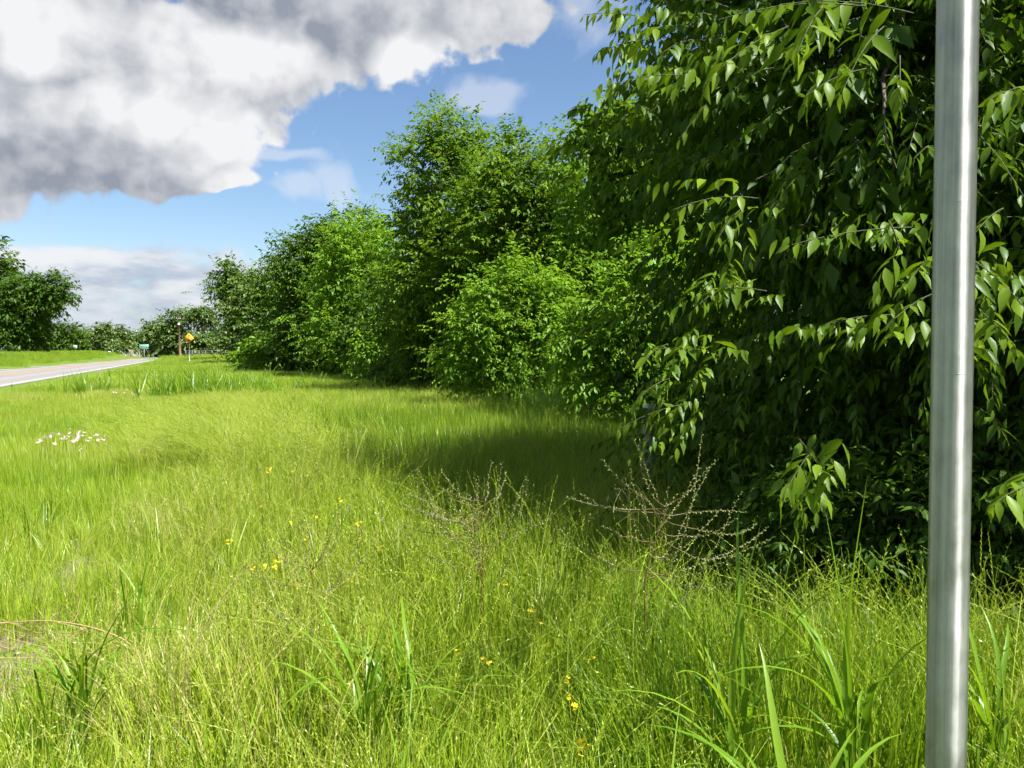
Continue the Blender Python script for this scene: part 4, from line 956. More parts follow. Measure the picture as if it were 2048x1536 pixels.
def build_grass():
    r = np.random.default_rng(55)
    def put(x, y): return np.stack([x, y, height(x, y) - 0.01], 1)
    def tall_zone(x, y):
        k = (x > line_x(y) - 0.15 + 0.30 * noise2(x, y, 1.1)) | (y < 4.2)
        return k & (x < np.where((y > 3.95) & (y < 9.5), 1.45 + 0.16 * (y - 4), np.maximum(hedge_x(y), 4.2) + 0.4)) & (in_bare(x, y) < 0.15)
    x, y = grid(1.35, 9.5, 0.37, r)
    k = tall_zone(x, y); x, y = x[k], y[k]
    pl = np.array(PLANTS[:3]); near = np.min(np.hypot(x[:, None] - pl[None, :, 0], y[:, None] - pl[None, :, 1] + 0.12), axis=1)
    k = near > 0.28; x, y = x[k], y[k]
    ltall = sstep(-0.4, 0.6, x - line_x(y))
    sc = (0.60 + 0.22 * ltall) * (1 + 0.24 * noise2(x, y, 1.5)) * r.uniform(0.88, 1.12, len(x))
    sc *= np.where((y < 4.4) & (x < -1.2), 0.75, 1.0) * np.where((y > 2.4) & (y < 5.4) & (x < -1.45), 0.75, 1.0) * np.where(y < 2.2, 0.85, 1.0)
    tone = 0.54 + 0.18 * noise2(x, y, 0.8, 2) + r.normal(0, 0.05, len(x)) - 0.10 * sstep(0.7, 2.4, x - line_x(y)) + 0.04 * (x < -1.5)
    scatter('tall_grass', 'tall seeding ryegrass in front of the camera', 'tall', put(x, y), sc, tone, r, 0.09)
    x, y = grid(9.5, 24, 0.42, r)
    k = tall_zone(x, y) & (x > line_x(y) - 0.2); x, y = x[k], y[k]
    sc = 1.0 * (1 + 0.25 * noise2(x, y, 0.9)) * r.uniform(0.85, 1.12, len(x)); sc *= 1 - 0.3 * sstep(14, 18, y)
    tone = 0.56 + 0.12 * noise2(x, y, 0.6, 2) + r.normal(0, 0.05, len(x)) - 0.20 * sstep(0.7, 2.4, x - line_x(y)) * (1 - sstep(13.5, 17, y))  # greener towards the hedgerow, shade put into the tone over the tree-shadow zone
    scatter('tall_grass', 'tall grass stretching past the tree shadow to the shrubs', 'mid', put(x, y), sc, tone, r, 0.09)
    n = 150; y = np.sqrt(r.uniform(1.8 ** 2, 6.5 ** 2, n)); x = r.uniform(-1, 1, n) * (0.68 * y + 0.5); k = (in_bare(x, y) < 0.05) & (x < 3.0); x, y = x[k], y[k]
    scatter('coarse_grass', 'scattered broad green blades among the near grass', 'broad', put(x, y), r.uniform(0.4, 0.72, len(x)), 0.42 + r.normal(0, 0.07, len(x)), r, 0.1)
    # thin tufts on and beside the bare strip
    x, y = r.uniform(-5.5, -0.8, 3200), r.uniform(1.8, 8, 3200); k = (in_bare(x, y) > 0.02) & (r.random(3200) > in_bare(x, y) * 0.8)
    x, y = x[k], y[k]
    scatter('thin_grass', 'thin tufts of grass growing on the bare soil strip', 'small', put(x, y), r.uniform(0.6, 1.0, len(x)), 0.55 + r.normal(0, 0.1, len(x)), r)
    # short fine meadow to the left
    x, y = grid(2.6, 36, 0.50, r)
    k = (x < line_x(y) + 0.35) & (in_bare(x, y) < 0.15) & (road_dist(x, y) > 6.0)
    x, y = x[k], y[k]
    sc = (0.95 + 0.25 * noise2(x, y, 0.5)) * r.uniform(0.88, 1.12, len(x)) * (1 + 0.25 * sstep(18, 32, y))
    tone = 0.60 + 0.22 * noise2(x, y, 0.33, 1) + r.normal(0, 0.05, len(x))
    scatter('meadow_grass', 'short fine yellow-green grass of the roadside meadow', 'short', put(x, y), sc, tone, r, 0.07)
    # far meadow and verges
    x, y = grid(23, 150, 1.15, r, 2.0)
    rd = road_dist(x, y)
    k = (rd > 6.4) & (x < hedge_x(y) + 2.5) & ((y > 35.5) | (x > line_x(y)))
    x, y = x[k], y[k]
    sc = (0.85 + 0.25 * noise2(x, y, 0.35)) * r.uniform(0.85, 1.2, len(x)) * (1 + 0.3 * sstep(60, 120, y))
    tone = 0.50 + 0.14 * noise2(x, y, 0.2, 1) + r.normal(0, 0.05, len(x))
    scatter('meadow_grass', 'rough grass of the far meadow between road and trees', 'far', put(x, y), sc, tone, r, 0.03)
    x, y = grid(45, 290, 1.5, r, 2.0)
    rd = road_dist(x, y); k = (rd < -5.0) & (rd > -30)
    k |= (rd > 5) & (y > 150) & (x < -10)
    x, y = x[k], y[k]
    sc = 1.5 * r.uniform(0.7, 1.3, len(x)); tone = 0.42 + 0.14 * noise2(x, y, 0.25, 4) + r.normal(0, 0.06, len(x))
    scatter('verge_grass', 'rough green grass on the bank beyond the road', 'far', put(x, y), sc, tone, r, 0.03)
    # pale silky culms flopping over the edge of the tall band
    n = 330; y = r.uniform(9.0, 17.0, n); x = line_x(y) + r.normal(0.8, 0.8, n)
    scatter('silky_grass', 'pale silky grass flopping over beside the tree shadow', 'silky', put(x, y), r.uniform(0.85, 1.2, n), 0.68 + r.normal(0, 0.06, n), r, 0.1, False)
    # broad coarse grass clumps
    pts = []
    csc = []
    for px, d, n, sx, sy, q in ((120, 28.6, 12, 0.5, 0.3, 0.7), (208, 28.0, 26, 0.6, 0.4, 1.05), (185, 29.5, 14, 0.7, 0.4, 0.8), (362, 25.5, 46, 0.7, 0.6, 1.15), (432, 25.0, 50, 0.9, 0.6, 1.2), (500, 26.5, 26, 0.9, 0.7, 1.05), (545, 28.5, 12, 1.0, 0.8, 0.9),
                                 (20, 30.5, 7, 0.8, 0.4, 0.6), (1070, 16.5, 46, 0.75, 0.7, 1.1), (1130, 14.5, 22, 0.5, 0.6, 1.0), (620, 33, 8, 1.6, 1, 0.9), (800, 26, 6, 1.0, 0.6, 0.9), (300, 40, 12, 3, 2, 0.9)):
        pts.append(np.stack([X(px, d) + r.normal(0, sx, n), d + r.normal(0, sy, n)], 1)); csc.append(q * r.uniform(0.75, 1.2, n))
    q = np.concatenate(pts); csc = np.concatenate(csc); k = road_dist(q[:, 0], q[:, 1]) > 5.0; q, csc = q[k], csc[k]
    scatter('coarse_grass', 'clumps of coarse broad-bladed grass standing above the meadow', 'broad', put(q[:, 0], q[:, 1]), csc, 0.36 + r.normal(0, 0.06, len(q)), r)
build_grass()

# ---------------------------------------------------------------- broad grass plants by the camera, each blade a part
def blade_mesh(path, width, fold=0.25, tint=0.5):
    path = np.asarray(path, float); n = len(path); t = np.linspace(0, 1, n)
    T = unit(np.gradient(path, axis=0)); ref = np.array([0, 0, 1.0]); Sd = np.cross(T, ref)
    Sd = unit(Sd + np.array([1e-5, 0, 0])); U = np.cross(Sd, T)
    w = width * np.minimum(1, 0.5 + 2.2 * t) * (1 - t ** 2.6) / 2
    a, c, b = path - Sd * w[:, None] + U * (w * fold)[:, None], path, path + Sd * w[:, None] + U * (w * fold)[:, None]
    V = np.stack([a, c, b], 1).reshape(-1, 3)
    F = [(3 * i + k, 3 * i + k + 1, 3 * i + k + 4, 3 * i + k + 3) for i in range(n - 1) for k in (0, 1)]
    return mesh_np('blade', V, [np.array(F)], M['broad_blade'], {'tint': np.full(len(V), tint)}, True)
def broad_plant(label, base, blades, seed, scale=1.12):
    r = np.random.default_rng(seed)
    blades = list(blades) + [(r.uniform(0, 360), r.uniform(0.25, 0.85), r.uniform(0.35, 0.7), r.uniform(0.016, 0.028)) for _ in range(6)]
    z = float(height(np.array([base[0]]), np.array([base[1]]))[0])
    root = empty('coarse_grass_plant', (base[0], base[1], z)); tag(root, label, 'grass plant', 'broad-bladed grass plants near the camera')
    mb = MB()
    for k in range(3):
        o = r.normal(0, 0.03, 2); mb.tube([(o[0], o[1], -0.02), (o[0] * 1.6, o[1] * 1.6, 0.2 * scale), (o[0] * 2.2, o[1] * 2.2, 0.42 * scale)], [0.006, 0.005, 0.003], 6, tint=0.6)
    mb.obj('stem', M['broad_blade'], root)
    for az, lean, h, w in blades:
        az = math.radians(az); t = np.linspace(0, 1, 10)
        h *= scale * r.uniform(0.93, 1.07)
        z0 = r.uniform(0.02, 0.25) * scale
        hor = h * lean * t ** 1.7; zz = z0 + h * (t - 0.75 * lean * t ** 2.6)
        o = r.normal(0, 0.02, 2); wob = 0.012 * np.sin(t * 5 + r.uniform(0, 6))
        path = np.stack([o[0] + math.cos(az) * hor - math.sin(az) * wob, o[1] + math.sin(az) * hor + math.cos(az) * wob, zz], 1)
        link('blade', blade_mesh(path, w, 0.35, float(np.clip(r.normal(0.5, 0.2), 0, 1))), root)
bp = np.random.default_rng(8)
def rand_blades(n, hmin, hmax, wmin, wmax): return [(bp.uniform(0, 360), bp.uniform(0.12, 0.75), bp.uniform(hmin, hmax), bp.uniform(wmin, wmax)) for _ in range(n)]
broad_plant('tall broad-bladed grass with two upright pointed blades, beside the metal post', (X(1720, 2.45), 2.45), [(20, 0.06, 0.98, 0.026), (160, 0.10, 0.92, 0.022), (180, 0.5, 0.8, 0.024), (200, 0.65, 0.7, 0.026), (330, 0.4, 0.7, 0.022), (140, 0.35, 0.85, 0.022), (100, 0.5, 0.6, 0.022)], 1)
broad_plant('coarse grass with dark upright blades left of the two pointed blades', (X(1480, 2.6), 2.6), [(80, 0.10, 0.80, 0.026), (30, 0.14, 0.84, 0.024), (150, 0.35, 0.8, 0.022), (185, 0.6, 0.75, 0.024), (330, 0.45, 0.85, 0.024), (10, 0.4, 0.7, 0.024), (260, 0.5, 0.5, 0.022), (220, 0.5, 0.6, 0.026)], 2)
broad_plant('coarse grass arching at the bottom edge left of the metal post', (X(1620, 1.95), 1.95), [(170, 0.75, 0.75, 0.026), (200, 0.6, 0.6, 0.028), (100, 0.3, 0.62, 0.028), (30, 0.55, 0.6, 0.026), (330, 0.7, 0.6, 0.024), (250, 0.5, 0.45, 0.024), (140, 0.5, 0.66, 0.024)], 3)
broad_plant('leafy coarse grass plant at the bottom middle of the meadow', (X(730, 2.75), 2.75), rand_blades(13, 0.4, 0.72, 0.012, 0.02), 4)
broad_plant('coarse grass plant just right of the leafy bottom-middle one', (X(800, 2.9), 2.9), rand_blades(9, 0.4, 0.7, 0.014, 0.02), 5)
broad_plant('coarse grass plant at the bottom left of the meadow', (X(150, 2.85), 2.85), rand_blades(10, 0.32, 0.55, 0.014, 0.022), 6)
broad_plant('coarse grass growing at the right edge beyond the metal post', (X(2010, 2.5), 2.5), [(200, 0.3, 0.62, 0.02), (320, 0.5, 0.6, 0.02), (120, 0.3, 0.7, 0.018), (60, 0.5, 0.5, 0.02), (250, 0.5, 0.5, 0.02)], 7)

# ---------------------------------------------------------------- branching weeds gone to seed
def weed(name, label, base, tips, fork, seed, pods=True, mat='weed_stem', group=None):
    """base point, forks along a stem, long curved branches ending at the tips"""
    r = np.random.default_rng(seed)
    base = np.array(base, float); root = empty(name, tuple(base)); tag(root, label, 'weed', group)
    fork = [np.array(f, float) - base for f in fork]
    mb = MB(); path = np.array([(0, 0, -0.02)] + [tuple(f) for f in fork]); path = catmull(path, 5)
    mb.tube(path, np.linspace(0.0044, 0.0022, len(path)), 6, tint=np.linspace(0.1, 0.45, len(path)).repeat(6)); mb.obj('stem', M[mat], root)
    tips = list(tips) + [np.array(tips[r.integers(0, len(tips))]) * 0.6 + np.array(tips[r.integers(0, len(tips))]) * 0.4 + r.normal(0, 0.04, 3) for _ in range(len(tips) // 2)]
    for tp in tips:
        tp = np.array(tp, float) - base
        j = int(np.clip(r.normal(0.62, 0.22) * len(path), 2, len(path) - 1)); a = path[j]
        if tp[2] < a[2] - 0.05: a = path[max(2, j - 4)]
        d = tp - a; L = np.linalg.norm(d); t = np.linspace(0, 1, 12)[:, None]
        sag = np.array([0, 0, -1]) * 0.12 * L * np.sin(math.pi * t)
        pth = a + d * t + sag + r.normal(0, 0.035 * L, 3) * np.sin(math.pi * t) + 0.006 * np.sin(t * 7 + r.uniform(0, 6, 3)) * np.sqrt(t) + np.cumsum(r.normal(0, 0.0045, (12, 3)), axis=0) * (t > 0)
        b = MB(); b.tube(pth, np.linspace(0.0020, 0.0011, 12), 5, tint=np.linspace(0.3, 0.9, 12).repeat(5)); bo = b.obj('branch', M[mat], root)
        if pods:
            pb = MB(); m = int(L / 0.013); 
            for i in range(m):
                u = 0.28 + 0.72 * i / m; f = u * 11; q = min(int(f), 10); p = pth[q] + (pth[q + 1] - pth[q]) * (f - q); T = unit(pth[q + 1] - pth[q])
                ph = i * 2.4 + r.uniform(0, 0.6); sd = unit(np.cross(T, [math.cos(ph), math.sin(ph), 0.4])); dd = unit(sd + T * 0.6)
                l = 0.0115 * r.uniform(0.7, 1.2)
                pb.tube([p, p + dd * l * 0.5, p + dd * l], [0.0008, 0.0032, 0.0006], 4, cap=False, tint=r.random())
            pb.obj('seed_pods', M['weed_pod'], bo)
    return root
d = 3.55
weed('seeding_weed', 'tall branching weed gone to seed with long curved twigs, against the dark tree', P(1285, 1330, d) * (1, 1, 0) + np.array([0, 0, 0.0]),
     [P(x, y, d + q) for x, y, q in ((1265, 870, 0), (1275, 862, .1), (1410, 855, .15), (1197, 915, -.1), (1135, 1015, 0), (1170, 1025, -.1), (1480, 980, .1), (1482, 1022, 0), (1425, 935, .2), (1530, 1080, .05), (1535, 1060, .2), (1510, 1140, -.1), (1440, 1005, .1), (1350, 975, -.1), (1455, 1115, 0), (1100, 1035, .1), (1255, 925, -.05))],
     [P(1290, 1240, d), P(1290, 1160, d), P(1310, 1085, d), P(1330, 1030, d), P(1335, 1000, d)], 61)
d = 3.9
weed('seeding_weed', 'reddish branching weed in the middle, left of the tall seeding one', P(965, 1330, d) * (1, 1, 0),
     [P(x, y, d + q) for x, y, q in ((1005, 925, 0), (985, 920, .1), (1060, 935, 0), (1060, 960, .1), (910, 955, 0), (950, 940, .1), (835, 930, 0), (840, 965, -.1), (795, 990, .1), (835, 1005, 0), (1020, 950, .2), (895, 975, .1), (870, 1010, -.1), (800, 1050, 0), (1030, 1000, 0), (1100, 1020, .1))],
     [P(962, 1230, d), P(965, 1140, d), P(968, 1060, d), P(970, 990, d)], 62)
d = 3.7
weed('seeding_weed', 'sparse straw-coloured weed among the yellow flowers', P(640, 1330, d) * (1, 1, 0),
     [P(x, y, d + q) for x, y, q in ((520, 1080, 0), (560, 1060, .1), (600, 1040, 0), (660, 1050, 0), (720, 1060, .1), (480, 1130, 0), (760, 1080, .2), (700, 1010, .1), (420, 1100, 0))],
     [P(640, 1260, d), P(630, 1190, d), P(620, 1130, d)], 63)
d = 3.6
weed('dry_weed', 'fallen tan stalk arching over the bare soil at the left edge', P(300, 1330, d) * (1, 1, 0),
     [P(x, y, d + q) for x, y, q in ((-60, 1245, 0), (0, 1300, .1), (40, 1290, 0), (-40, 1200, .2), (170, 1180, .1), (225, 1130, 0), (40, 1330, -.1))],
     [P(270, 1300, d), P(200, 1260, d), P(100, 1242, d), P(0, 1246, d)], 64, pods=False, mat='dry')
# wild oat leaning by the tall weed
def oat():
    r = np.random.default_rng(3); d = 3.45
    base = P(1262, 1330, d) * (1, 1, 0); root = empty('wild_oat', tuple(base)); tag(root, 'wild oat with drooping seed heads beside the tall seeding weed', 'wild oat')
    mb = MB()
    ends = [(1245, 955), (1218, 990), (1262, 1000), (1290, 1010), (1240, 1030), (1322, 1040), (1330, 1070), (1300, 1090), (1228, 1010), (1312, 1110), (1255, 1060)]
    st = np.array([(0, 0, 0), tuple(P(1265, 1150, d) - base), tuple(P(1258, 1000, d) - base), tuple(P(1262, 945, d) - base), tuple(P(1250, 962, d) - base)]); st = catmull(st, 6)
    mb.tube(st, np.linspace(0.0026, 0.0012, len(st)), 5, tint=0.9); s = mb.obj('stem', M['weed_stem'], root)
    for x, y in ends:
        e = P(x, y, d + r.normal(0, .05)) - base; a = st[r.integers(10, len(st) - 3)]; t = np.linspace(0, 1, 6)[:, None]
        p = a + (e - a) * t + np.array([0, 0, 0.04]) * np.sin(math.pi * t)
        b = MB(); b.tube(p, np.linspace(0.0009, 0.0006, 6), 4, cap=False, tint=0.9)
        bo = b.obj('stalk', M['weed_stem'], root)
        g = MB(); dn = unit(np.array([r.normal(0, .15), r.normal(0, .15), -1])); g.tube([e, e + dn * 0.008, e + dn * 0.018, e + dn * 0.032], [0.001, 0.0042, 0.0034, 0.0005], 5, tint=r.random()); g.obj('seed', M['weed_pod'], bo)
oat()

# ---------------------------------------------------------------- flowers
def blossom_mesh(name, mat, n, rad, cup, clusters, seed):
    r = np.random.default_rng(seed); mb = MB()
    for c in range(clusters):
        o = r.normal(0, rad * 0.55, 3) * (clusters > 1)
        ax = unit(np.array([0, 0, 1.0]) + r.normal(0, 0.35, 3)); u = unit(np.cross(ax, [1, 0.3, 0])); v = np.cross(ax, u)
        k = n if clusters == 1 else 4; rr = rad if clusters == 1 else rad * 0.5
        for i in range(k):
            a = 2 * math.pi * i / k + r.normal(0, 0.1); e = u * math.cos(a) + v * math.sin(a); s = np.cross(ax, e)
            V = [o, o + e * rr * 0.55 + s * rr * 0.42 + ax * cup * rr * 0.5, o + e * rr + s * rr * 0.28 + ax * cup * rr, o + e * rr - s * rr * 0.28 + ax * cup * rr, o + e * rr * 0.55 - s * rr * 0.42 + ax * cup * rr * 0.5]
            mb.add(V, [[(0, 1, 2, 3, 4)]], tint=r.random())
    return mb.mesh(name, mat)
stemM = {}
def flower(name, label, group, pt, bm, stem_r=0.0015, cat='flower'):
    gz = float(height(np.array([pt[0]]), np.array([pt[1]]))[0]); h = max(0.08, pt[2] - gz)
    key = round(h * 20) / 20
    if key not in stemM:
        mb = MB(); mb.tube([(0.02, 0.01, -key), (0.008, 0.0, -key * 0.5), (0, 0, 0)], [stem_r, stem_r, stem_r * 0.7], 4, tint=0.95); stemM[key] = mb.mesh('flower_stem', M['weed_stem'])
    root = bpy.data.objects.new(name, stemM[key]); COL.objects.link(root); root.location = tuple(pt); tag(root, label, cat, group)
    b = link('blossom', bm, root); b.rotation_euler = (random.uniform(-.5, .5), random.uniform(-.5, .5), random.uniform(0, 6))
    return root
yb = [blossom_mesh('blossom', M['yellow_petal'], 4, 0.017, 0.2, c, 70 + c) for c in (4, 6, 5)]
for px, py, d in ((537, 940, 5.6), (588, 944, 5.6), (523, 1014, 4.9), (670, 1010, 4.9), (682, 1004, 4.9), (580, 1046, 4.6), (634, 1036, 4.7), (718, 1046, 4.6), (716, 1078, 4.4), (454, 1088, 4.3), (460, 1082, 4.35), (556, 1118, 4.2), (548, 1136, 4.1), (503, 1138, 4.1), (530, 1134, 4.15),
                  (600, 1172, 3.9), (502, 1211, 3.8), (525, 1209, 3.8), (655, 1192, 3.9), (626, 1145, 4.0), (700, 1160, 4.0), (610, 1078, 4.4), (760, 1095, 4.3)):
    flower('yellow_flower', 'small yellow wildflower in the tall grass left of the weeds', 'yellow wildflowers left of the weeds', P(px, py, d), yb[random.randrange(3)])
for px, py, d in ((1078, 1242, 3.5), (1065, 1220, 3.5), (1134, 1366, 2.9), (1142, 1398, 2.8), (1153, 1413, 2.75), (920, 1310, 3.1), (974, 1320, 3.1), (1100, 1290, 3.2), (1185, 1318, 3.05), (1010, 1170, 3.7)):
    flower('yellow_flower', 'small yellow wildflower in the grass below the weeds', 'yellow wildflowers below the weeds', P(px, py, d), yb[random.randrange(3)])
flower('yellow_flower', 'largest yellow wildflower, at the bottom edge of the picture', None, P(1167, 1500, 2.35), blossom_mesh('blossom', M['yellow_petal'], 4, 0.024, 0.2, 8, 79))
pk = [blossom_mesh('blossom', M['pink_petal'], 4, 0.030, 0.6, 1, 80 + c) for c in range(4)]
fr = np.random.default_rng(4)
pts = [(px, py) for px, py in zip(fr.normal(150, 28, 34), fr.normal(874, 7.5, 34))] + [(82, 881), (92, 876), (100, 873), (78, 886), (205, 880), (210, 876), (196, 872), (163, 900), (118, 870), (140, 860)]
for px, py in pts:
    dd = (EYE - 0.33) * FPX / (py - 700)
    flower('pink_flower', 'pale pink flower in the dense patch at left', 'pale pink flowers in the patch', P(px, py, dd), pk[fr.integers(0, 4)])
for px, py in zip(np.concatenate([fr.normal(265, 14, 11), fr.normal(228, 6, 4)]), np.concatenate([fr.normal(789, 6, 11), fr.normal(785, 3, 4)])):
    dd = (EYE - 0.35) * FPX / (py - 700)
    flower('pink_flower', 'pale pink flower in the far patch near the coarse grass', 'pale pink flowers in the far patch', P(px, py, dd), pk[fr.integers(0, 4)])
for px, py in ((378, 850), (282, 902), (330, 795), (300, 733), (315, 730)):
    dd = (EYE - 0.35) * FPX / (py - 700)
    flower('pink_flower', 'single pale flower apart from the two pink patches', 'stray pale flowers', P(px, py, dd), pk[fr.integers(0, 4)])
pp = [blossom_mesh('blossom', M['purple_petal'], 4, 0.010, 0.4, 3, 90 + c) for c in range(3)]
for _ in range(26):
    px, py = fr.uniform(680, 1180), fr.uniform(860, 1070); dd = (EYE - 0.6) * FPX / (py - 700)
    flower('purple_flower', 'tiny purple flower in the shaded tall grass', 'purple flowers in the shade', P(px, py, dd), pp[fr.integers(0, 3)])

# ---------------------------------------------------------------- the metal post beside the camera
def metal_post():
    d = 1.10
    a, b = P(1915.5, 0, d), P(1891, 1536, d)
    u = (a - b) / (a[2] - b[2]); base = b - u * b[2]; 
    root = empty('sign_post', tuple(base)); tag(root, 'galvanised round steel sign post standing close to the camera', 'post')
    h = 2.75; R = 0.0262; n = 48; zs = np.concatenate([[-0.3], np.linspace(0, h, 12)])
    mb = MB(); mb.tube(np.stack([u * z for z in zs]), R, n); mb.obj('tube', M['galvanised'], root, smooth=True)
    for py, hw in ((408, 0.0008), (747, 0.0004)):     # scored rings round the tube
        z = P(1900, py, d)[2]
        mb = MB(); mb.tube([u * (z - hw), u * z, u * (z + hw)], [R + 0.00002, R + 0.00025, R + 0.00002], n, cap=False); mb.obj('ring', M['galvanised'], root, smooth=True)
metal_post()

# ---------------------------------------------------------------- white marker pipe and fence wire under the tree
def pipe():
    d = 8.2; c = P(1297, 810, d); R = 0.055; root = empty('marker_pipe', (c[0], c[1], 0)); tag(root, 'white plastic marker pipe with a cap, half hidden under the tree', 'marker pipe')
    mb = MB(); mb.tube([(0, 0, -0.1), (0, 0, c[2] - 0.03)], R, 24); mb.obj('pipe', M['pvc'], root, smooth=True)
    mb = MB(); z = c[2]; mb.tube([(0, 0, z - 0.03), (0, 0, z - 0.0), (0, 0, z + 0.012), (0, 0, z + 0.016)], [R + 0.006, R + 0.006, R + 0.002, 0.01], 24); mb.obj('cap', M['pvc'], root, smooth=True)
    mb = MB()                                                      # black marks printed on the pipe
    for k, (a0, a1, z0, z1) in enumerate(((-2.15, -1.75, .075, .083), (-2.15, -2.05, .083, .105), (-2.15, -1.75, .105, .113), (-1.85, -1.75, .055, .075), (-2.1, -1.75, .047, .055), (-2.15, -1.95, .125, .132))):
        th = np.linspace(a0, a1, 5); r_ = R + 0.0012
        V = [(r_ * math.cos(t), r_ * math.sin(t), z - 0.03 - zz) for zz in (z0, z1) for t in th]
        mb.add(V, [[(i, i + 1, i + 6, i + 5) for i in range(4)]])
    mb.obj('printed_mark', M['sign_black'], root)
    r = np.random.default_rng(2)
    a, b = P(1225, 823, 7.9), P(1345, 838, 7.6); dv = b - a
    w = MB(); t = np.linspace(-0.6, 5.0, 30)[:, None]; pth = a + dv * t; base = pth[0].copy()
    w.tube(pth - base, 0.0035, 5); o = empty('fence_wire', tuple(base)); tag(o, 'dark strand of barbed wire crossing in front of the white pipe', 'wire'); w.obj('strand', M['wire'], o)
    for k in range(3, 30, 2):
        p = pth[k] - base; q = MB(); q.tube([p + np.array([0.0, 0, -0.015]), p + np.array([0.004, 0.004, 0.015])], 0.0018, 4); q.tube([p + np.array([0.0, -0.014, 0.006]), p + np.array([0.004, 0.014, -0.006])], 0.0018, 4); q.obj('barb', M['wire'], o)
pipe()

# ---------------------------------------------------------------- road signs, utility pole, fence, sheds
def gz(x, y): return float(height(np.array([x]), np.array([y]))[0])
def stop_ahead():
    d = 88; c = P(378, 676.5, d); k = d / FPX; hd = 10.6 * k; z0 = gz(c[0], d)
    root = empty('warning_sign', (c[0], d, z0)); tag(root, 'yellow diamond stop-ahead warning sign on a thin steel post', 'road sign'); zc = c[2] - z0
    def dm(s): return [(0, zc + s), (s, zc), (0, zc - s), (-s, zc)]
    mb = MB(); mb.tube([(0, 0.04, -0.3), (0, 0.04, zc + hd * 0.6)], 0.04, 8); mb.obj('post', M['post_steel'], root)
    MB().prism(dm(hd), 0.0, -0.012).obj('panel', M['sign_yellow'], root)
    b = MB(); o_, i_ = hd * 0.965, hd * 0.95
    for q in range(4):
        A, B = dm(o_), dm(i_); p0, p1, p2, p3 = A[q], A[(q + 1) % 4], B[(q + 1) % 4], B[q]
        b.add([(p[0], -0.016, p[1]) for p in (p0, p1, p2, p3)], [[(0, 1, 2, 3)]])
    b.obj('border', M['sign_black'], root)
    oc = lambda s: [(s * math.cos(math.pi / 8 + i * math.pi / 4), zc - hd * 0.27 + s * math.sin(math.pi / 8 + i * math.pi / 4)) for i in range(8)]
    MB().prism(oc(hd * 0.36), -0.013, -0.018).obj('octagon_rim', M['sign_white'], root)
    MB().prism(oc(hd * 0.34), -0.0185, -0.022).obj('octagon', M['sign_red'], root)
    a = hd
    MB().prism([(-a * .05, zc + a * .26), (a * .05, zc + a * .26), (a * .05, zc + a * .46), (a * .19, zc + a * .42), (0, zc + a * .70), (-a * .19, zc + a * .42), (-a * .05, zc + a * .46)], -0.013, -0.018).obj('arrow', M['sign_black'], root)
stop_ahead()
def green_sign():
    d = 150; c = P(288, 693, d); k = d / FPX; w, h = 9.4 * k, 4.2 * k; z0 = gz(c[0], d); zc = c[2] - z0
    root = empty('guide_sign', (c[0], d, z0)); tag(root, 'green guide sign with white lettering beside the road bend', 'road sign')
    for x in (0.0,):
        mb = MB(); mb.box((x - 0.07, 0.03, -0.3), (x + 0.07, 0.12, zc + h * 0.8)); mb.obj('post', M['post_steel'], root)
    mb = MB(); mb.box((-w, -0.02, zc - h), (w, 0.02, zc + h)); mb.obj('panel', M['sign_green'], root)
    b = MB()
    for x0, x1, z_0, z_1 in ((-.97, .97, .88, .96), (-.97, .97, -.96, -.88), (-.97, -.95, -.88, .88), (.95, .97, -.88, .88)):
        b.box((x0 * w, -0.028, zc + z_0 * h), (x1 * w, -0.022, zc + z_1 * h))
    b.obj('border', M['sign_white'], root)
    r = np.random.default_rng(6)
    for row, (x0, x1) in ((0.32, (-0.78, 0.72)), (-0.38, (-0.86, 0.34)), (-0.38, (0.66, 0.84))):       # lettering too far to read
        x = x0
        while x < x1 - 0.05:
            ww = 0.075; q = MB(); zz = zc + row * h; t = 0.2 * h
            q.box((x * w, -0.028, zz - t), ((x + 0.022) * w, -0.022, zz + t)); hz = r.choice([-1, 0, 1]) * t * 0.85
            q.box(((x + 0.022) * w, -0.028, zz + hz - 0.1 * h), ((x + ww) * w, -0.022, zz + hz + 0.1 * h)); q.obj('letter', M['sign_white'], root)
            x += 0.115
green_sign()
def small_sign(name, label, px, py, d, wpx, hpx, panel, inner=None, round_=False):
    c = P(px, py, d); k = d / FPX; w, h = wpx * k / 2, hpx * k / 2; z0 = gz(c[0], d); zc = c[2] - z0
    root = empty(name, (c[0], d, z0)); tag(root, label, 'road sign')
    mb = MB(); mb.tube([(0, 0.05, -0.3), (0, 0.05, zc + h * 0.7)], 0.045, 6); mb.obj('post', M['post_steel'], root)
    if round_: MB().prism([(w * math.cos(math.pi / 8 + i * math.pi / 4) * 1.08, zc + h * 1.08 * math.sin(math.pi / 8 + i * math.pi / 4)) for i in range(8)], 0, -0.015).obj('panel', panel, root)
    else: mb = MB(); mb.box((-w, -0.015, zc - h), (w, 0.0, zc + h)); mb.obj('panel', panel, root)
    if inner: mb = MB(); mb.box((-w * .8, -0.022, zc - h * .8), (w * .8, -0.0165, zc + h * .8)); mb.obj('sign_face', inner, root)
small_sign('speed_sign', 'small white rectangular sign on the bank beyond the road', 150.5, 694.5, 140, 7.2, 7.6, M['sign_white'], M['sign_grey'])
small_sign('small_sign', 'small orange sign half hidden in the shrub by the trees', 518, 694.5, 54, 11, 9, M['sign_orange'], None, True)
small_sign('reflector_sign', 'tiny white marker at the road bend', 218.5, 703.8, 165, 6, 2.2, M['sign_white'])
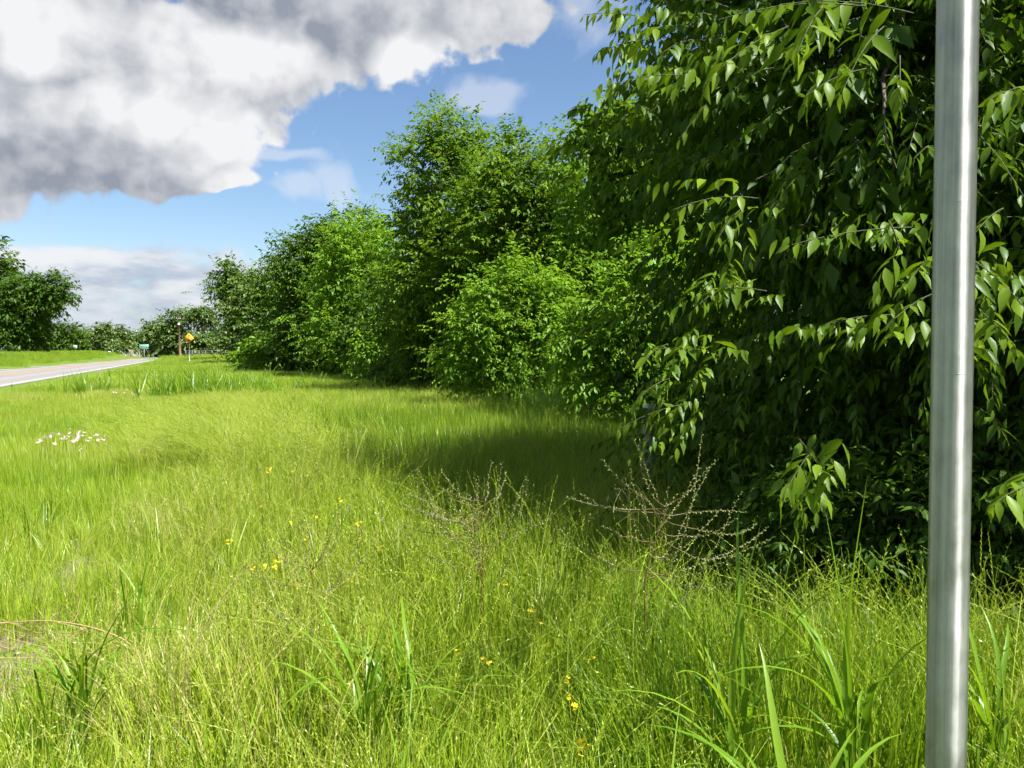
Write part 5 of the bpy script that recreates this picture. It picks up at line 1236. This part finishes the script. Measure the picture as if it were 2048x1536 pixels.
def utility_pole():
    d = 150; x = X(360, d); top = P(357, 633, d); z0 = gz(x, d)
    root = empty('utility_pole', (x, d, z0)); tag(root, 'wooden utility pole rising left of the yellow sign', 'utility pole')
    mb = MB(); mb.tube([(0.15, 0, -0.3), (0, 0, 3), (top[0] - x, 0, top[2] - z0)], [0.21, 0.18, 0.13], 10); mb.obj('pole', M['pole_wood'], root, smooth=True)
    z = top[2] - z0
    mb = MB(); mb.tube([(0.05, -0.32, z - 1.6), (0.05, -0.32, z - 0.9)], 0.20, 10); mb.obj('transformer', M['sign_grey'], root)
    mb = MB(); mb.box((-0.5, -0.2, z - 0.5), (0.35, -0.1, z - 0.38)); mb.obj('crossarm', M['pole_wood'], root)
    for q in (-0.42, 0.0, 0.3):
        mb = MB(); mb.tube([(q, -0.15, z - 0.38), (q, -0.15, z - 0.2)], 0.05, 6); mb.obj('insulator', M['sign_white'], root)
utility_pole()
def rail_fence():
    d = 145; x0, x1 = X(372, d), X(478, d); root = empty('rail_fence', (x0, d, gz(x0, d))); tag(root, 'weathered wooden rail fence in front of the distant trees', 'fence')
    n = 9; L = x1 - x0; top = 1.35
    for i in range(n):
        x = L * i / (n - 1); mb = MB(); mb.box((x - 0.08, -0.08, -0.2), (x + 0.08, 0.08, top + 0.1)); mb.obj('post', M['fence_wood'], root)
    for i in range(n - 1):
        a, b = L * i / (n - 1), L * (i + 1) / (n - 1)
        for z in (0.55, 0.95, top): 
            mb = MB(); mb.box((a + 0.085, -0.04, z - 0.06), (b - 0.085, 0.04, z + 0.06)); mb.obj('rail', M['fence_wood'], root)
    mb = MB(); a = L * 0.80; mb.tube([(a, -0.3, 1.3), (a + 2.6, -0.3, -0.1)], 0.06, 6); mb.tube([(a + 2.4, -0.32, -0.1), (a + 4.4, -0.32, 1.3)], 0.06, 6); mb.obj('brace', M['post_steel'], root)
rail_fence()
def shed(label, px0, px1, d, hh, rise):
    x0, x1 = X(px0, d), X(px1, d); w = x1 - x0; root = empty('white_shed', ((x0 + x1) / 2, d, 0)); tag(root, label, 'shed')
    mb = MB(); mb.box((-w / 2, 0, -0.2), (w / 2, 9, hh)); mb.obj('wall', M['white_metal'], root)
    mb = MB(); e = 0.4; mb.add([(-w / 2 - e, -e, hh + 0.003), (w / 2 + e, -e, hh + 0.003), (w / 2 + e, 4.5, hh + rise), (-w / 2 - e, 4.5, hh + rise), (-w / 2 - e, 9 + e, hh + 0.003), (w / 2 + e, 9 + e, hh + 0.003)], [[(0, 1, 2, 3), (3, 2, 5, 4)], [(0, 3, 4), (1, 5, 2)]]); mb.obj('roof', M['white_metal'], root)
    for k in range(2):
        x = -w * 0.25 + k * w * 0.5; mb = MB(); mb.box((x - 1.2, -0.03, 0), (x + 1.2, -0.003, min(2.6, hh - .3))); mb.obj('door', M['sign_grey'], root)
shed('long white metal shed far off behind the pale tree', 74, 106, 245, 2.6, 0.8)
shed('short white metal shed far off, nearer the dark rounded tree', 112, 131, 240, 2.4, 1.2)
# brush pile
def brush():
    d = 160; r = np.random.default_rng(9); x = X(265, d); root = empty('brush_pile', (x, d, gz(x, d))); tag(root, 'heap of bare grey branches left of the green sign', 'brush pile')
    for _ in range(22):
        mb = MB(); a = r.uniform(-1.6, 1.6); mb.tube(limb_path((a, r.normal(0, .3), 0), (a + r.normal(0, 1.2), r.normal(0, .5), r.uniform(0.9, 2.4)), r, 5), np.linspace(0.06, 0.02, 5), 4); mb.obj('branch', M['dead_wood'], root)
brush()
# loose stones on the bare soil
sr = np.random.default_rng(12)
def stone_mesh(seed):
    r = np.random.default_rng(seed); import bmesh
    bm = bmesh.new(); bmesh.ops.create_icosphere(bm, subdivisions=2, radius=1)
    for v in bm.verts: v.co *= 1 + 0.25 * math.sin(v.co.x * 3 + seed) * math.cos(v.co.y * 2.5 + seed); v.co.z *= 0.6
    me = bpy.data.meshes.new('stone'); bm.to_mesh(me); bm.free(); me.materials.append(M['stone']); return me
sm = [stone_mesh(k) for k in range(4)]
def gravel():
    n = 500; y = sr.uniform(2.4, 7.1, n); x = -2.45 - 0.335 * (y - 3.6) + sr.normal(0, 0.35, n); k = in_bare(x, y) > 0.15; x, y = x[k], y[k]
    V, F = [], []
    mb = MB()
    me = sm[0]; co = np.array([v.co[:] for v in me.vertices]); fc = np.array([p.vertices[:] for p in me.polygons])
    for a, b in zip(x, y):
        s = 0.004 + 0.014 * sr.random() ** 4; th = sr.uniform(0, 6.28); R = np.array([[math.cos(th), -math.sin(th), 0], [math.sin(th), math.cos(th), 0], [0, 0, 1]])
        mb.add((co * s * sr.uniform(0.7, 1.3, 3)) @ R.T + np.array([a, b, gz(a, b) + s * 0.2]), [fc])
    tag(mb.obj('gravel', M['stone']), 'loose gravel scattered over the bare soil strip', 'gravel', kind='stuff')
gravel()
for px, py, s in ((212, 1190, 0.045),):
    d = EYE * FPX / (py - 700); o = link('stone', sm[1], None, (X(px, d), d, gz(X(px, d), d) + s * 0.3)); o.scale = (s * 1.3, s, s); tag(o, 'pale stone lying on the bare soil strip', 'stone')
